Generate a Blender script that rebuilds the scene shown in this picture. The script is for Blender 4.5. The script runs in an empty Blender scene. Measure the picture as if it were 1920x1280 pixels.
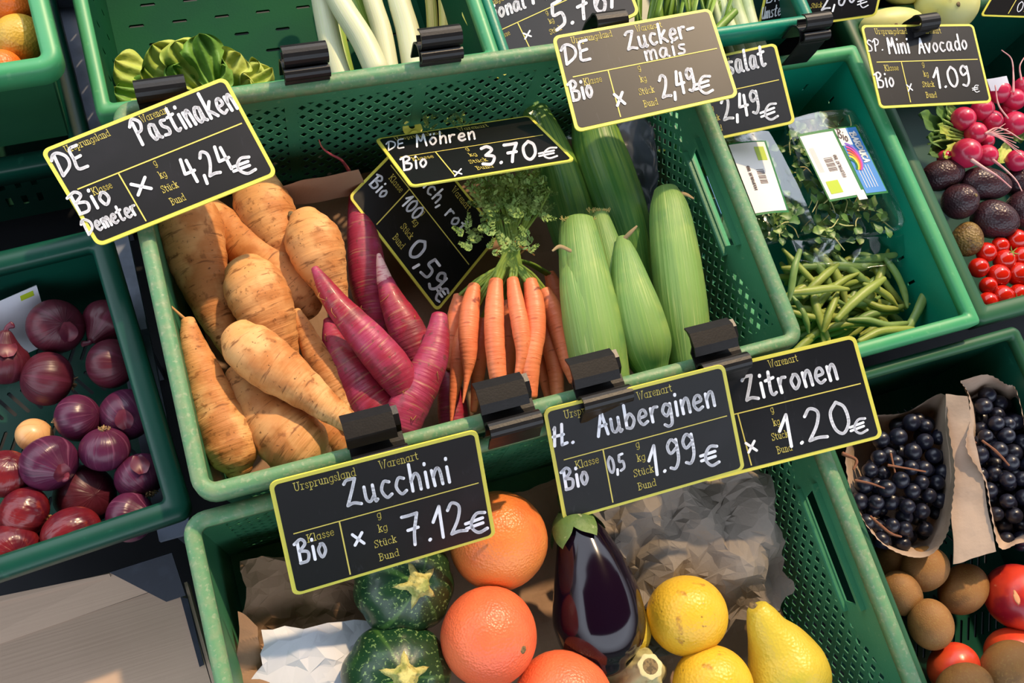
import bpy, math, random
import numpy as np
from mathutils import Vector, Matrix
from mathutils.geometry import tessellate_polygon

SC = bpy.context.scene
COL = SC.collection
# ------------------------------------------------------------------ camera, sky, sun, exposure
F = 1700.0                                   # focal length in pixels of the 1920 px frame
R = np.array([[0.93231579, 0.22013849, -0.28692563],
              [-0.29232383, 0.92583739, -0.23952433],
              [0.21291795, 0.30718752, 0.92752454]])
_U, _, _V = np.linalg.svd(R); R = _U @ _V
CAM = np.array([0.05818768, -0.13121202, 0.78619451])
cam_data = bpy.data.cameras.new('camera')
cam_data.sensor_width = 36.0
cam_data.lens = F / 1920 * 36
cam_data.clip_start = 0.01
cam = bpy.data.objects.new('camera', cam_data)
COL.objects.link(cam)
m4 = Matrix([[*R[i], CAM[i]] for i in range(3)] + [[0, 0, 0, 1]])
cam.matrix_world = m4
SC.camera = cam
SC.view_settings.view_transform = 'Standard'
SC.view_settings.look = 'None'
SC.view_settings.exposure = 0.0
SC.view_settings.gamma = 1.0
SC.view_settings.use_curve_mapping = False

world = bpy.data.worlds.new('sky')
SC.world = world
world.use_nodes = True
wn = world.node_tree
bg = wn.nodes['Background']
tc = wn.nodes.new('ShaderNodeTexCoord')
sep = wn.nodes.new('ShaderNodeSeparateXYZ')
rmp = wn.nodes.new('ShaderNodeValToRGB')
rmp.color_ramp.elements[0].position = 0.56
rmp.color_ramp.elements[0].color = (0.10, 0.10, 0.105, 1)
rmp.color_ramp.elements[1].position = 0.74
rmp.color_ramp.elements[1].color = (0.80, 0.88, 1.0, 1)
mr = wn.nodes.new('ShaderNodeMapRange')
mr.inputs['From Min'].default_value = -1
wn.links.new(tc.outputs['Generated'], sep.inputs[0])
wn.links.new(sep.outputs['Z'], mr.inputs['Value'])
wn.links.new(mr.outputs[0], rmp.inputs[0])
wn.links.new(rmp.outputs[0], bg.inputs['Color'])
bg.inputs['Strength'].default_value = 2.95

sun_data = bpy.data.lights.new('sun', 'SUN')
sun_data.energy = 4.4
sun_data.color = (1.0, 0.72, 0.42)
sun_data.angle = math.radians(1.6)
sun = bpy.data.objects.new('sun', sun_data)
COL.objects.link(sun)
sun.rotation_euler = Vector((0.50, 0.66, 0.86)).to_track_quat('Z', 'Y').to_euler()
sun.location = (1.5, 2, 2.5)

# ------------------------------------------------------------------ helpers
def at(x, y, z):
    """the point of height z that the photograph shows at pixel x, y"""
    d = R @ np.array([(x - 960) / F, (640 - y) / F, -1.0])
    return CAM + d * (z - CAM[2]) / d[2]

def m_px(x, y, z):
    """metres per pixel there"""
    return -((at(x, y, z) - CAM) @ R)[2] / F

def lin(c):
    return tuple((v / 255 / 12.92) if v <= 10 else ((v / 255 + .055) / 1.055) ** 2.4 for v in c)

def tag(o, label=None, cat=None, group=None, kind=None):
    if label: o['label'] = label
    if cat: o['category'] = cat
    if group: o['group'] = group
    if kind: o['kind'] = kind
    return o

def thing(name, label, cat, loc=(0, 0, 0), group=None, kind=None):
    o = bpy.data.objects.new(name, None)
    o.empty_display_size = .02
    o.location = Vector([float(v) for v in loc])
    COL.objects.link(o)
    return tag(o, label, cat, group, kind)

def root_loc(p):
    v = Vector((0, 0, 0))
    while p is not None:
        v = v + p.location
        p = p.parent
    return np.array(v)

def add(name, geo, mat, parent=None, smooth=True, label=None, cat=None, group=None, kind=None):
    """geo = (verts in world space, faces, optional per-loop uv)"""
    V = np.asarray(geo[0], float).reshape(-1, 3)
    me = bpy.data.meshes.new(name)
    if parent is None:
        c = (V.min(0) + V.max(0)) / 2
        c[2] = V[:, 2].min()
    else:
        c = root_loc(parent)
    me.from_pydata((V - c).tolist(), [], geo[1])
    if len(geo) > 2 and geo[2] is not None:
        uv = me.uv_layers.new(name='UVMap')
        uv.data.foreach_set('uv', np.asarray(geo[2], float).ravel())
    if smooth:
        me.polygons.foreach_set('use_smooth', [True] * len(me.polygons))
    me.materials.append(mat)
    o = bpy.data.objects.new(name, me)
    COL.objects.link(o)
    if parent is None:
        o.location = Vector(c)
    else:
        o.parent = parent
    return tag(o, label, cat, group, kind)

def join(*gs):
    V = []; Fc = []; UV = []; n = 0; hasuv = all(len(g) > 2 and g[2] is not None for g in gs)
    for g in gs:
        v = np.asarray(g[0], float).reshape(-1, 3)
        V.append(v); Fc += [tuple(i + n for i in f) for f in g[1]]; n += len(v)
        if hasuv: UV.append(np.asarray(g[2]).reshape(-1, 2))
    return (np.concatenate(V), Fc, np.concatenate(UV) if hasuv else None)

def nz(P, s, seed=0):
    """cheap smooth noise in -1..1"""
    P = np.asarray(P, float) * s
    rs = np.random.RandomState(seed)
    o = 0
    for k in range(5):
        a = rs.normal(size=(3,)); b = rs.normal(size=(3,))
        o = o + np.sin(P @ a * (1 + .5 * k) + rs.rand() * 6.28 + 1.3 * np.sin(P @ b + rs.rand() * 6.28)) / (1 + .4 * k)
    return o / 3.2

def catmull(C, n):
    C = np.asarray(C, float)
    if C.ndim == 1: C = C[:, None]
    k = len(C)
    if k == 2:
        t = np.linspace(0, 1, n)[:, None]
        return C[0] * (1 - t) + C[1] * t
    E = np.vstack([2 * C[0] - C[1], C, 2 * C[-1] - C[-2]])
    t = np.linspace(0, k - 1 - 1e-9, n); i = t.astype(int); f = (t - i)[:, None]
    a, b, c, d = E[i], E[i + 1], E[i + 2], E[i + 3]
    return .5 * (2 * b + (c - a) * f + (2 * a - 5 * b + 4 * c - d) * f ** 2 + (3 * b - 3 * c + d - a) * f ** 3)

def frames(P):
    T = np.gradient(P, axis=0); T /= np.linalg.norm(T, axis=1)[:, None] + 1e-12
    N = np.zeros_like(P)
    a = np.cross(T[0], [0, 0, 1.])
    if np.linalg.norm(a) < .1: a = np.cross(T[0], [1., 0, 0])
    N[0] = a / np.linalg.norm(a)
    for i in range(1, len(P)):
        v = N[i - 1] - T[i] * (N[i - 1] @ T[i]); N[i] = v / (np.linalg.norm(v) + 1e-12)
    return T, N, np.cross(T, N)

def rings(P, r, seg=24, rfn=None, flat=1.0, caps=(.6, .6), noise=None):
    """tube through ring centres P with radii r; closed with domes"""
    P = np.asarray(P, float); r = np.maximum(np.asarray(r, float).ravel(), 2e-4)
    T, N, B = frames(P)
    def dome(p, d, rr, cf):
        k = 4
        an = np.linspace(0, math.pi / 2, k + 2)[1:-1]
        return [p + d * rr * cf * math.sin(a) for a in an], [rr * math.cos(a) for a in an], p + d * rr * cf
    a_p, a_r, pole0 = dome(P[0], -T[0], r[0], caps[0])
    b_p, b_r, pole1 = dome(P[-1], T[-1], r[-1], caps[1])
    PP = np.array(a_p[::-1] + list(P) + b_p); RR = np.array(a_r[::-1] + list(r) + b_r)
    NN = np.vstack([np.repeat(N[:1], len(a_p), 0), N, np.repeat(N[-1:], len(b_p), 0)])
    BB = np.vstack([np.repeat(B[:1], len(a_p), 0), B, np.repeat(B[-1:], len(b_p), 0)])
    L = np.concatenate([[0], np.cumsum(np.linalg.norm(np.diff(PP, axis=0), axis=1))])
    th = np.arange(seg) / seg * 2 * math.pi
    n = len(PP)
    tt = L / max(L[-1], 1e-9)
    mul = np.ones((n, seg))
    if rfn is not None: mul = mul * rfn(th[None, :], tt[:, None])
    V = PP[:, None, :] + (RR[:, None] * mul)[:, :, None] * (np.cos(th)[None, :, None] * NN[:, None, :] + flat * np.sin(th)[None, :, None] * BB[:, None, :])
    if noise:
        for amp, sc, sd in noise:
            h = nz(V.reshape(-1, 3), sc, sd).reshape(n, seg) * amp
            V = V + (V - PP[:, None, :]) * h[:, :, None]
    V = V.reshape(-1, 3)
    faces = []; uv = []
    for i in range(n - 1):
        for j in range(seg):
            k = (j + 1) % seg
            faces.append((i * seg + j, i * seg + k, (i + 1) * seg + k, (i + 1) * seg + j))
            u0 = j / seg; u1 = (j + 1) / seg
            uv += [(u0, L[i] * 10), (u1, L[i] * 10), (u1, L[i + 1] * 10), (u0, L[i + 1] * 10)]
    V = np.vstack([V, pole0, pole1]); a = n * seg
    for j in range(seg):
        k = (j + 1) % seg
        faces.append((k, j, a)); uv += [((j + 1) / seg, 0), (j / seg, 0), ((j + .5) / seg, 0)]
        faces.append(((n - 1) * seg + j, (n - 1) * seg + k, a + 1))
        uv += [(j / seg, L[-1] * 10), ((j + 1) / seg, L[-1] * 10), ((j + .5) / seg, L[-1] * 10)]
    return V, faces, uv

def sweep(pts, rad, n=40, seg=24, **kw):
    P = catmull(pts, n); r = catmull(rad, n)[:, 0]
    return rings(P, np.maximum(r, 3e-4), seg, **kw)

def spx(l, n=40, seg=24, **kw):
    """sweep from (px, py, radius px, z) stations"""
    return sweep([at(a, b, d) for a, b, c, d in l], [c * m_px(a, b, d) for a, b, c, d in l], n, seg, **kw)

def unit(v):
    v = np.asarray(v, float); return v / (np.linalg.norm(v) + 1e-12)

def lathe(c, axis, prof, seg=28, **kw):
    """prof = [(s, r)] along the axis through c, in metres"""
    ax = unit(axis); c = np.asarray(c, float)
    P = [c + ax * s for s, _ in prof]
    kw.setdefault('caps', (.05, .05))
    return rings(P, [r for _, r in prof], seg, **kw)

def ball(c, axis, ra, rb=None, n=18, seg=26, shape=None, **kw):
    """ellipsoid, half-length ra along axis, radius rb; shape(t) multiplies the radius, t -1..1"""
    rb = rb or ra
    pr = []
    for a in np.linspace(math.pi * .97, math.pi * .03, n):
        t = math.cos(a); r = rb * math.sin(a)
        if shape: r *= shape(t)
        pr.append((ra * t, r))
    return lathe(c, axis, pr, seg, **kw)

def box(p0, p1):
    x0, y0, z0 = p0; x1, y1, z1 = p1
    V = [(x0, y0, z0), (x1, y0, z0), (x1, y1, z0), (x0, y1, z0), (x0, y0, z1), (x1, y0, z1), (x1, y1, z1), (x0, y1, z1)]
    return V, [(0, 3, 2, 1), (4, 5, 6, 7), (0, 1, 5, 4), (1, 2, 6, 5), (2, 3, 7, 6), (3, 0, 4, 7)]

def rrect(w, h, r, k=5):
    o = []
    for cx, cy, a0 in ((w - r, h - r, 0), (r, h - r, 90), (r, r, 180), (w - r, r, 270)):
        for i in range(k + 1):
            a = math.radians(a0 + 90 * i / k); o.append((cx + r * math.cos(a), cy + r * math.sin(a)))
    return o

def plate(poly, holes, mapf, th):
    """flat plate of thickness th with polygonal holes; mapf(u, v, w) -> world"""
    def area(p): return sum(p[i][0] * p[(i + 1) % len(p)][1] - p[(i + 1) % len(p)][0] * p[i][1] for i in range(len(p)))
    loops = []
    for i, p in enumerate([poly] + list(holes)):
        p = list(p)
        if (area(p) > 0) != (i == 0): p = p[::-1]
        loops.append(p)
    flat = [q for l in loops for q in l]
    tris = tessellate_polygon([[Vector((a, b, 0)) for a, b in l] for l in loops])
    n = len(flat)
    V = [mapf(a, b, 0) for a, b in flat] + [mapf(a, b, th) for a, b in flat]
    Fc = []
    for t in tris:
        a, b, c = t
        ar = (flat[b][0] - flat[a][0]) * (flat[c][1] - flat[a][1]) - (flat[c][0] - flat[a][0]) * (flat[b][1] - flat[a][1])
        if abs(ar) < 1e-14: continue
        if ar < 0: b, c = c, b
        Fc.append((a, c, b)); Fc.append((a + n, b + n, c + n))
    k = 0
    for l in loops:
        m = len(l)
        for i in range(m):
            a = k + i; b = k + (i + 1) % m
            Fc.append((a, b, b + n, a + n))
        k += m
    return V, Fc

def bars(region, pitch, ang, wd, mapf, w0, w1):
    """straight bars at angle ang filling the convex region (u, v polygon)"""
    d = np.array([math.cos(ang), math.sin(ang)]); nn = np.array([-d[1], d[0]])
    P = np.array(region); pr = P @ nn
    V = []; Fc = []
    s = math.ceil(pr.min() / pitch) * pitch
    while s < pr.max():
        ts = []
        for i in range(len(P)):
            a = P[i]; b = P[(i + 1) % len(P)]
            sa = a @ nn - s; sb = b @ nn - s
            if sa * sb < 0: q = a + (b - a) * sa / (sa - sb); ts.append(q @ d)
        if len(ts) == 2:
            t0, t1 = min(ts) - wd * .6, max(ts) + wd * .6
            k = len(V)
            for w in (w0, w1):
                for t, e in ((t0, -1), (t1, -1), (t1, 1), (t0, 1)):
                    q = nn * (s + e * wd / 2) + d * t; V.append(mapf(q[0], q[1], w))
            Fc += [tuple(k + i for i in f) for f in ((0, 3, 2, 1), (4, 5, 6, 7), (0, 1, 5, 4), (1, 2, 6, 5), (2, 3, 7, 6), (3, 0, 4, 7))]
        s += pitch
    return V, Fc

def ribbon(poly, th, x_dir, w, origin, ydir):
    """a bent strip: 2-D profile poly in the plane (ydir, z) of thickness th, extruded w along x_dir"""
    P = np.array(poly, float); T = np.gradient(P, axis=0); T /= np.linalg.norm(T, axis=1)[:, None] + 1e-9
    Nn = np.stack([-T[:, 1], T[:, 0]], 1)
    A = P + Nn * th / 2; B = P - Nn * th / 2
    x = unit(x_dir); y = unit(ydir); z = unit(np.cross(x, y)); z = z if z[2] > 0 else -z
    o = np.asarray(origin)
    V = []
    for s in (-w / 2, w / 2):
        for Q in (A, B): V += [o + x * s + y * q[0] + z * q[1] for q in Q]
    n = len(P); Fc = []
    for i in range(n - 1):
        Fc += [(i, i + 1, 2 * n + i + 1, 2 * n + i), (n + i, 3 * n + i, 3 * n + i + 1, n + i + 1), (i, n + i, n + i + 1, i + 1), (2 * n + i, 2 * n + i + 1, 3 * n + i + 1, 3 * n + i)]
    Fc += [(0, 2 * n, 3 * n, n), (n - 1, 2 * n - 1, 4 * n - 1, 3 * n - 1)]
    return V, Fc

# ------------------------------------------------------------------ materials
def mat(name, base, rough=.5, layers=(), bump=(), coat=0, spec=.5, sss=0, alpha=1, metal=0, trans=0, ior=1.45, sheen=0):
    m = bpy.data.materials.new(name); m.use_nodes = True
    nt = m.node_tree; N = nt.nodes; L = nt.links
    b = N['Principled BSDF']
    tcn = N.new('ShaderNodeTexCoord')
    def tex(co, sc, det, kind='N', dist=0):
        mp = N.new('ShaderNodeMapping'); mp.inputs['Scale'].default_value = sc if isinstance(sc, (tuple, list)) else (sc,) * 3
        L.new(tcn.outputs['UV' if co == 'U' else 'Object'], mp.inputs[0])
        if kind == 'V':
            t = N.new('ShaderNodeTexVoronoi'); t.inputs['Scale'].default_value = 1; o = t.outputs['Distance']
        elif kind == 'W':
            t = N.new('ShaderNodeTexWave'); t.inputs['Scale'].default_value = 1; t.inputs['Distortion'].default_value = dist; t.inputs['Detail'].default_value = det; o = t.outputs['Fac']
        else:
            t = N.new('ShaderNodeTexNoise'); t.inputs['Scale'].default_value = 1; t.inputs['Detail'].default_value = det; t.inputs['Distortion'].default_value = dist; o = t.outputs['Fac']
        L.new(mp.outputs[0], t.inputs['Vector'])
        return o
    col = None
    bc = lin(base)
    for ly in layers:
        co, sc, lo, hi, c = ly[:5]
        st = ly[5] if len(ly) > 5 else 1.0
        kind = ly[6] if len(ly) > 6 else 'N'
        o = tex(co, sc, 4, kind, ly[7] if len(ly) > 7 else 0)
        r = N.new('ShaderNodeMapRange'); r.interpolation_type = 'SMOOTHSTEP'
        r.inputs['From Min'].default_value = lo; r.inputs['From Max'].default_value = hi; r.inputs['To Max'].default_value = st
        if lo > hi:
            r.inputs['From Min'].default_value = hi; r.inputs['From Max'].default_value = lo
            r.inputs['To Min'].default_value = st; r.inputs['To Max'].default_value = 0
        L.new(o, r.inputs['Value'])
        mx = N.new('ShaderNodeMix'); mx.data_type = 'RGBA'
        L.new(r.outputs[0], mx.inputs['Factor'])
        if col is None: mx.inputs['A'].default_value = (*bc, 1)
        else: L.new(col, mx.inputs['A'])
        mx.inputs['B'].default_value = (*lin(c), 1)
        col = mx.outputs['Result']
    if col is None: b.inputs['Base Color'].default_value = (*bc, 1)
    else: L.new(col, b.inputs['Base Color'])
    b.inputs['Roughness'].default_value = rough
    b.inputs['Specular IOR Level'].default_value = spec
    b.inputs['Coat Weight'].default_value = coat
    b.inputs['Coat Roughness'].default_value = .12
    b.inputs['Metallic'].default_value = metal
    b.inputs['Transmission Weight'].default_value = trans
    b.inputs['IOR'].default_value = ior
    b.inputs['Alpha'].default_value = alpha
    if sss:
        b.inputs['Subsurface Weight'].default_value = sss
        b.inputs['Subsurface Scale'].default_value = .008
        b.inputs['Subsurface Radius'].default_value = (1, .5, .25)
    prev = None
    for bp in bump:
        co, sc, h = bp[:3]; kind = bp[3] if len(bp) > 3 else 'N'
        o = tex(co, sc, 3, kind)
        bn = N.new('ShaderNodeBump'); bn.inputs['Strength'].default_value = .8; bn.inputs['Distance'].default_value = h
        L.new(o, bn.inputs['Height'])
        if prev is not None: L.new(prev, bn.inputs['Normal'])
        prev = bn.outputs[0]
    if prev is not None: L.new(prev, b.inputs['Normal'])
    return m

M = {}
M['crate'] = mat('green_plastic', (56, 118, 84), .42, [('O', 14, .35, .75, (38, 98, 68), .5), ('O', 160, .62, .75, (116, 150, 110), .3)], [('O', 500, .0002)])
M['forest'] = mat('deep_green_plastic', (8, 70, 40), .7, [('O', 9, .35, .7, (5, 58, 42), .6)], [('O', 400, .0002)], spec=.15)
M['rim'] = mat('worn_green_rim', (92, 138, 98), .5, [('O', 110, .40, .66, (122, 142, 106), .7), ('O', 8, .5, .7, (78, 130, 94), .4), ('O', 260, .54, .70, (156, 162, 134), .5)], [('O', 300, .0003)])
M['teal'] = mat('teal_plastic', (8, 128, 102), .4, [('O', 9, .35, .7, (6, 108, 86), .6), ('O', 170, .64, .74, (60, 150, 120), .25)], [('O', 400, .0002)])
M['teal_rim'] = mat('bright_green_rim', (72, 150, 100), .42, [('O', 16, .4, .7, (52, 146, 96), .7), ('O', 120, .62, .72, (120, 180, 130), .3)])
M['dark'] = mat('dark_green_plastic', (6, 66, 52), .38, [('O', 10, .4, .7, (5, 50, 42), .6), ('O', 90, .66, .72, (40, 100, 80), .3)])
M['moss'] = mat('moss_green_plastic', (34, 84, 54), .45, [('O', 12, .4, .7, (24, 68, 48), .6)])
M['black'] = mat('black_clip_plastic', (17, 16, 18), .4, [('O', 120, .5, .7, (26, 24, 25), .5)], [('O', 500, .0001)])
M['board'] = mat('black_writing_board', (10, 9, 12), .42, [('O', 20, .5, .75, (24, 22, 27), .6), ('O', (260, 40, 90), .64, .76, (50, 50, 58), .3)], spec=.4)
M['frame'] = mat('yellow_board_edge', (216, 208, 84), .45, [('O', 60, .5, .7, (202, 196, 72), .5)])
M['print'] = mat('yellow_print', (214, 198, 96), .5)
M['ink'] = mat('white_marker', (246, 248, 255), .5, [('O', 350, .58, .74, (214, 218, 230), .5)])
M['parsnip'] = mat('parsnip_skin', (214, 154, 94), .58,
    [('O', 22, .42, .62, (226, 178, 122), .8), ('O', 30, .48, .64, (174, 104, 52), .75), ('O', 11, .52, .68, (190, 118, 58), .6), ('U', (4, 22, 1), .60, .68, (120, 72, 38), .8), ('O', 120, .60, .68, (132, 82, 44), .6), ('O', 300, .66, .72, (92, 58, 34), .8)],
    [('U', (3, 24, 1), .0013), ('U', (8, 60, 1), .0005), ('O', 120, .0006)], spec=.3, sss=.06)
M['parsnip_tail'] = mat('parsnip_tail', (190, 140, 84), .7)
M['mooli'] = mat('red_radish_skin', (150, 38, 64), .46,
    [('O', 14, .40, .60, (176, 74, 116), .85), ('O', 13, .46, .62, (142, 22, 40), .9), ('U', (3, 34, 1), .58, .66, (164, 108, 86), .7), ('O', 46, .56, .66, (112, 44, 54), .7), ('O', 190, .60, .68, (96, 62, 52), .6)],
    [('U', (2.5, 26, 1), .0010), ('O', 90, .0006)], coat=.05, sss=.03)
M['mooli_tail'] = mat('red_radish_tail', (176, 70, 80), .6, [('O', 60, .45, .6, (150, 84, 60), .7)])
M['mooli_tip'] = mat('pale_radish_tip', (222, 176, 170), .5, [('U', (3, 30, 1), .5, .62, (190, 90, 110), .8)])
M['carrot'] = mat('carrot_skin', (222, 120, 78), .45,
    [('O', 25, .4, .65, (230, 138, 92), .8), ('U', (3, 30, 1), .62, .70, (160, 72, 40), .75), ('O', 180, .66, .74, (200, 92, 44), .6)], [('U', (2.2, 26, 1), .0010)], sss=.1)
M['carrot_stem'] = mat('carrot_stem', (126, 148, 58), .5, [('O', 60, .4, .62, (84, 118, 40), .8)])
M['carrot_leaf'] = mat('carrot_leaf', (134, 158, 84), .6, [('O', 50, .4, .65, (92, 126, 56), .8)])
M['tie'] = mat('raffia_tie', (150, 104, 50), .7)
M['husk'] = mat('corn_husk', (116, 150, 78), .5,
    [('O', 11, .44, .66, (162, 178, 90), .85), ('O', 12, .46, .60, (84, 130, 72), .8), ('U', (46, .6, 1), .44, .62, (110, 150, 70), .6), ('U', (110, 1, 1), .58, .7, (206, 214, 138), .45)], [('U', (60, .7, 1), .0010), ('U', (150, 1, 1), .0004)], sss=.05)
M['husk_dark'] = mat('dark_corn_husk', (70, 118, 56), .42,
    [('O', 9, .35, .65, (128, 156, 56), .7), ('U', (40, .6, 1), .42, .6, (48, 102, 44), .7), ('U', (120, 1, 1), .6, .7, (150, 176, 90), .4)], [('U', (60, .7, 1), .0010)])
M['silk'] = mat('corn_silk', (196, 176, 106), .7)
M['silk_dry'] = mat('dry_husk_tip', (150, 128, 92), .7)
M['zucchini'] = mat('round_zucchini_skin', (20, 54, 30), .34,
    [('U', (12, .2, 1), .56, .66, (78, 120, 52), .7), ('O', (330, 330, 200), .57, .68, (124, 156, 96), .75), ('O', 60, .6, .7, (50, 90, 44), .4)], [('O', 120, .0004)], coat=.2)
M['zstem'] = mat('cut_zucchini_stem', (192, 184, 112), .7, [('O', 160, .45, .6, (150, 142, 74), .8), ('O', 60, .5, .65, (112, 134, 60), .6)], [('O', 300, .002)])
M['grapefruit'] = mat('grapefruit_peel', (226, 98, 62), .36, [('O', 11, .38, .62, (230, 118, 74), .8), ('O', 8, .5, .7, (212, 76, 54), .8)], [('O', 420, .0006, 'V')], sss=.08)
M['grapefruit_y'] = mat('yellow_grapefruit_peel', (220, 134, 66), .36, [('O', 10, .4, .65, (208, 96, 50), .85), ('O', 14, .52, .7, (224, 152, 80), .7)], [('O', 420, .0006, 'V')], sss=.08)
M['pomelo'] = mat('mottled_yellow_peel', (206, 164, 62), .4, [('O', 18, .4, .65, (180, 150, 50), .8), ('O', 60, .62, .7, (140, 110, 40), .6)], [('O', 420, .0005, 'V')])
M['orange'] = mat('orange_peel', (226, 116, 38), .38, [('O', 20, .4, .7, (206, 96, 36), .7)], [('O', 420, .0005, 'V')])
M['aubergine'] = mat('aubergine_skin', (20, 8, 22), .10, [('O', 14, .4, .7, (22, 5, 18), .7)], [], coat=.25, spec=.45)
M['calyx'] = mat('aubergine_calyx', (92, 120, 62), .55, [('O', 50, .4, .6, (70, 104, 54), .8), ('O', 140, .6, .7, (190, 196, 160), .5)], [('O', 160, .0012)])
M['lemon'] = mat('lemon_peel', (216, 170, 40), .4, [('O', 14, .4, .65, (222, 184, 62), .8), ('O', 60, .62, .70, (168, 116, 44), .8), ('O', 200, .68, .74, (120, 84, 40), .8)], [('O', 330, .0006, 'V'), ('O', 60, .0008)], sss=.08)
M['lemon_g'] = mat('greenish_lemon_peel', (198, 176, 58), .4, [('O', 14, .42, .65, (212, 186, 70), .9), ('O', 20, .55, .7, (150, 164, 60), .6)], [('O', 330, .0006, 'V'), ('O', 50, .0012)], sss=.08)
M['scar'] = mat('stem_scar', (120, 100, 66), .8, [('O', 300, .45, .6, (70, 60, 40), .8)])
M['squash'] = mat('pale_squash_skin', (196, 186, 138), .6, [('O', 30, .4, .65, (166, 164, 116), .8), ('O', 110, .6, .7, (140, 124, 80), .6)], [('O', 80, .002)])
M['kraft'] = mat('brown_paper', (146, 116, 92), .75, [('O', 20, .4, .7, (126, 98, 76), .6)], [('O', 300, .0003)])
M['kraft_grey'] = mat('grey_brown_paper', (126, 118, 110), .75, [('O', 20, .4, .7, (112, 100, 92), .6)], [('O', 260, .0004)])
M['bag'] = mat('paper_bag', (178, 156, 138), .75, [('O', 18, .4, .7, (136, 116, 100), .6)], [('O', 300, .0003), ('O', 30, .002)])
M['white_paper'] = mat('white_paper', (214, 216, 226), .7, [('O', 20, .4, .7, (196, 198, 210), .5)])
M['card'] = mat('cardboard', (184, 158, 138), .8, [('O', 10, .4, .7, (174, 148, 128), .6)], [('O', (6, 400, 6), .0003)])
M['card_dark'] = mat('dark_printed_card', (34, 40, 54), .6, [('O', 60, .5, .7, (52, 58, 74), .5)])
M['foil'] = mat('grey_plastic_bag', (70, 74, 84), .28, [('O', 30, .5, .7, (40, 42, 50), .6)])
M['onion'] = mat('red_onion_skin', (84, 26, 40), .4,
    [('O', 12, .38, .66, (50, 16, 32), .85), ('U', (26, .8, 1), .52, .68, (104, 44, 66), .4), ('O', 26, .62, .72, (120, 44, 40), .6), ('U', (60, 1.2, 1), .64, .7, (30, 12, 24), .5)], [('U', (30, .8, 1), .0008), ('O', 40, .0015)], coat=.0)
M['onion_violet'] = mat('violet_onion_skin', (88, 34, 64), .32,
    [('O', 12, .4, .6, (52, 18, 42), .85), ('U', (34, .7, 1), .56, .68, (134, 80, 108), .5), ('O', 20, .58, .7, (110, 40, 50), .6), ('U', (70, 1, 1), .62, .7, (40, 14, 40), .6)], [('U', (30, .8, 1), .0008), ('O', 40, .0015)], coat=.0)
M['onion_red'] = mat('bright_red_onion_skin', (112, 28, 32), .28,
    [('O', 16, .42, .56, (74, 18, 34), .9), ('O', 34, .56, .66, (172, 66, 32), .7), ('U', (30, .8, 1), .6, .68, (90, 20, 30), .6)], [('O', 36, .006), ('U', (30, .8, 1), .0008)], coat=.1)
M['onion_yellow'] = mat('yellow_onion_skin', (206, 156, 102), .35, [('O', 20, .4, .66, (220, 176, 124), .8), ('U', (30, .8, 1), .55, .65, (186, 130, 80), .5)], coat=.1)
M['root_hair'] = mat('onion_root_tuft', (172, 142, 100), .8, [('O', 300, .45, .6, (120, 90, 60), .7)])
M['peel'] = mat('dry_onion_peel', (84, 26, 46), .4, [('O', 60, .45, .65, (130, 60, 70), .6)])
M['lettuce'] = mat('lettuce_leaf', (172, 184, 82), .62, [('O', 22, .42, .66, (132, 164, 56), .85), ('O', 14, .52, .7, (204, 206, 112), .8)], [('O', 40, .006)], sss=.1)
M['lettuce_dark'] = mat('dark_lettuce_leaf', (112, 152, 56), .6, [('O', 22, .4, .62, (84, 132, 44), .85), ('O', 20, .58, .7, (150, 176, 74), .7)], [('O', 60, .004)], sss=.1)
M['leek'] = mat('leek_stalk', (200, 202, 168), .4, [('U', (40, .5, 1), .5, .65, (196, 204, 150), .6), ('O', 6, .5, .7, (190, 204, 140), .7)], [('U', (50, .6, 1), .0004)], sss=.15)
M['leek_g'] = mat('green_leek_stalk', (126, 160, 66), .42, [('U', (40, .5, 1), .45, .62, (168, 186, 96), .7)], [('U', (50, .6, 1), .0004)])
M['celery'] = mat('yellow_celery_stalk', (210, 192, 108), .45, [('U', (14, .3, 1), .45, .6, (176, 176, 80), .8), ('U', (20, .3, 1), .6, .7, (150, 96, 44), .7)], [('U', (16, .4, 1), .002)])
M['spring'] = mat('spring_onion', (206, 216, 178), .4, [('O', 12, .45, .62, (126, 160, 84), .85), ('U', (30, .5, 1), .55, .65, (170, 190, 140), .5)])
M['grass'] = mat('green_leaf_blade', (104, 136, 44), .45, [('O', 14, .4, .65, (70, 108, 36), .8)], [('O', 80, .001)])
M['kohl'] = mat('pale_green_kohlrabi', (206, 204, 132), .45, [('O', 12, .42, .66, (196, 188, 92), .9), ('O', 40, .62, .72, (150, 140, 80), .6)], [('O', 20, .003)], sss=.1)
M['bean'] = mat('green_bean', (134, 150, 66), .45, [('O', 16, .4, .62, (156, 158, 76), .8), ('O', 30, .55, .7, (98, 124, 56), .7)], [('O', 90, .0008)])
M['bean2'] = mat('dark_green_bean', (106, 136, 70), .45, [('O', 16, .4, .62, (126, 148, 80), .8), ('O', 30, .55, .7, (80, 110, 56), .7)], [('O', 90, .0008)])
M['lamb'] = mat('lambs_lettuce_leaf', (96, 132, 62), .42, [('O', 40, .4, .62, (70, 108, 52), .85), ('O', 30, .56, .7, (150, 168, 84), .8)])
M['lamb_stem'] = mat('lambs_lettuce_stem', (190, 184, 120), .5)
M['radish'] = mat('radish_skin', (186, 34, 72), .26, [('O', 30, .4, .66, (196, 52, 84), .7), ('O', 60, .6, .72, (150, 20, 44), .6)], coat=.3, sss=.06)
M['radish_root'] = mat('radish_root', (214, 164, 160), .5, [('O', 60, .45, .6, (196, 110, 120), .7)])
M['radish_leaf'] = mat('radish_leaf', (96, 132, 62), .5, [('O', 30, .4, .62, (66, 104, 50), .85), ('O', 20, .6, .7, (170, 160, 72), .7)], [('O', 90, .002)])
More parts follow.
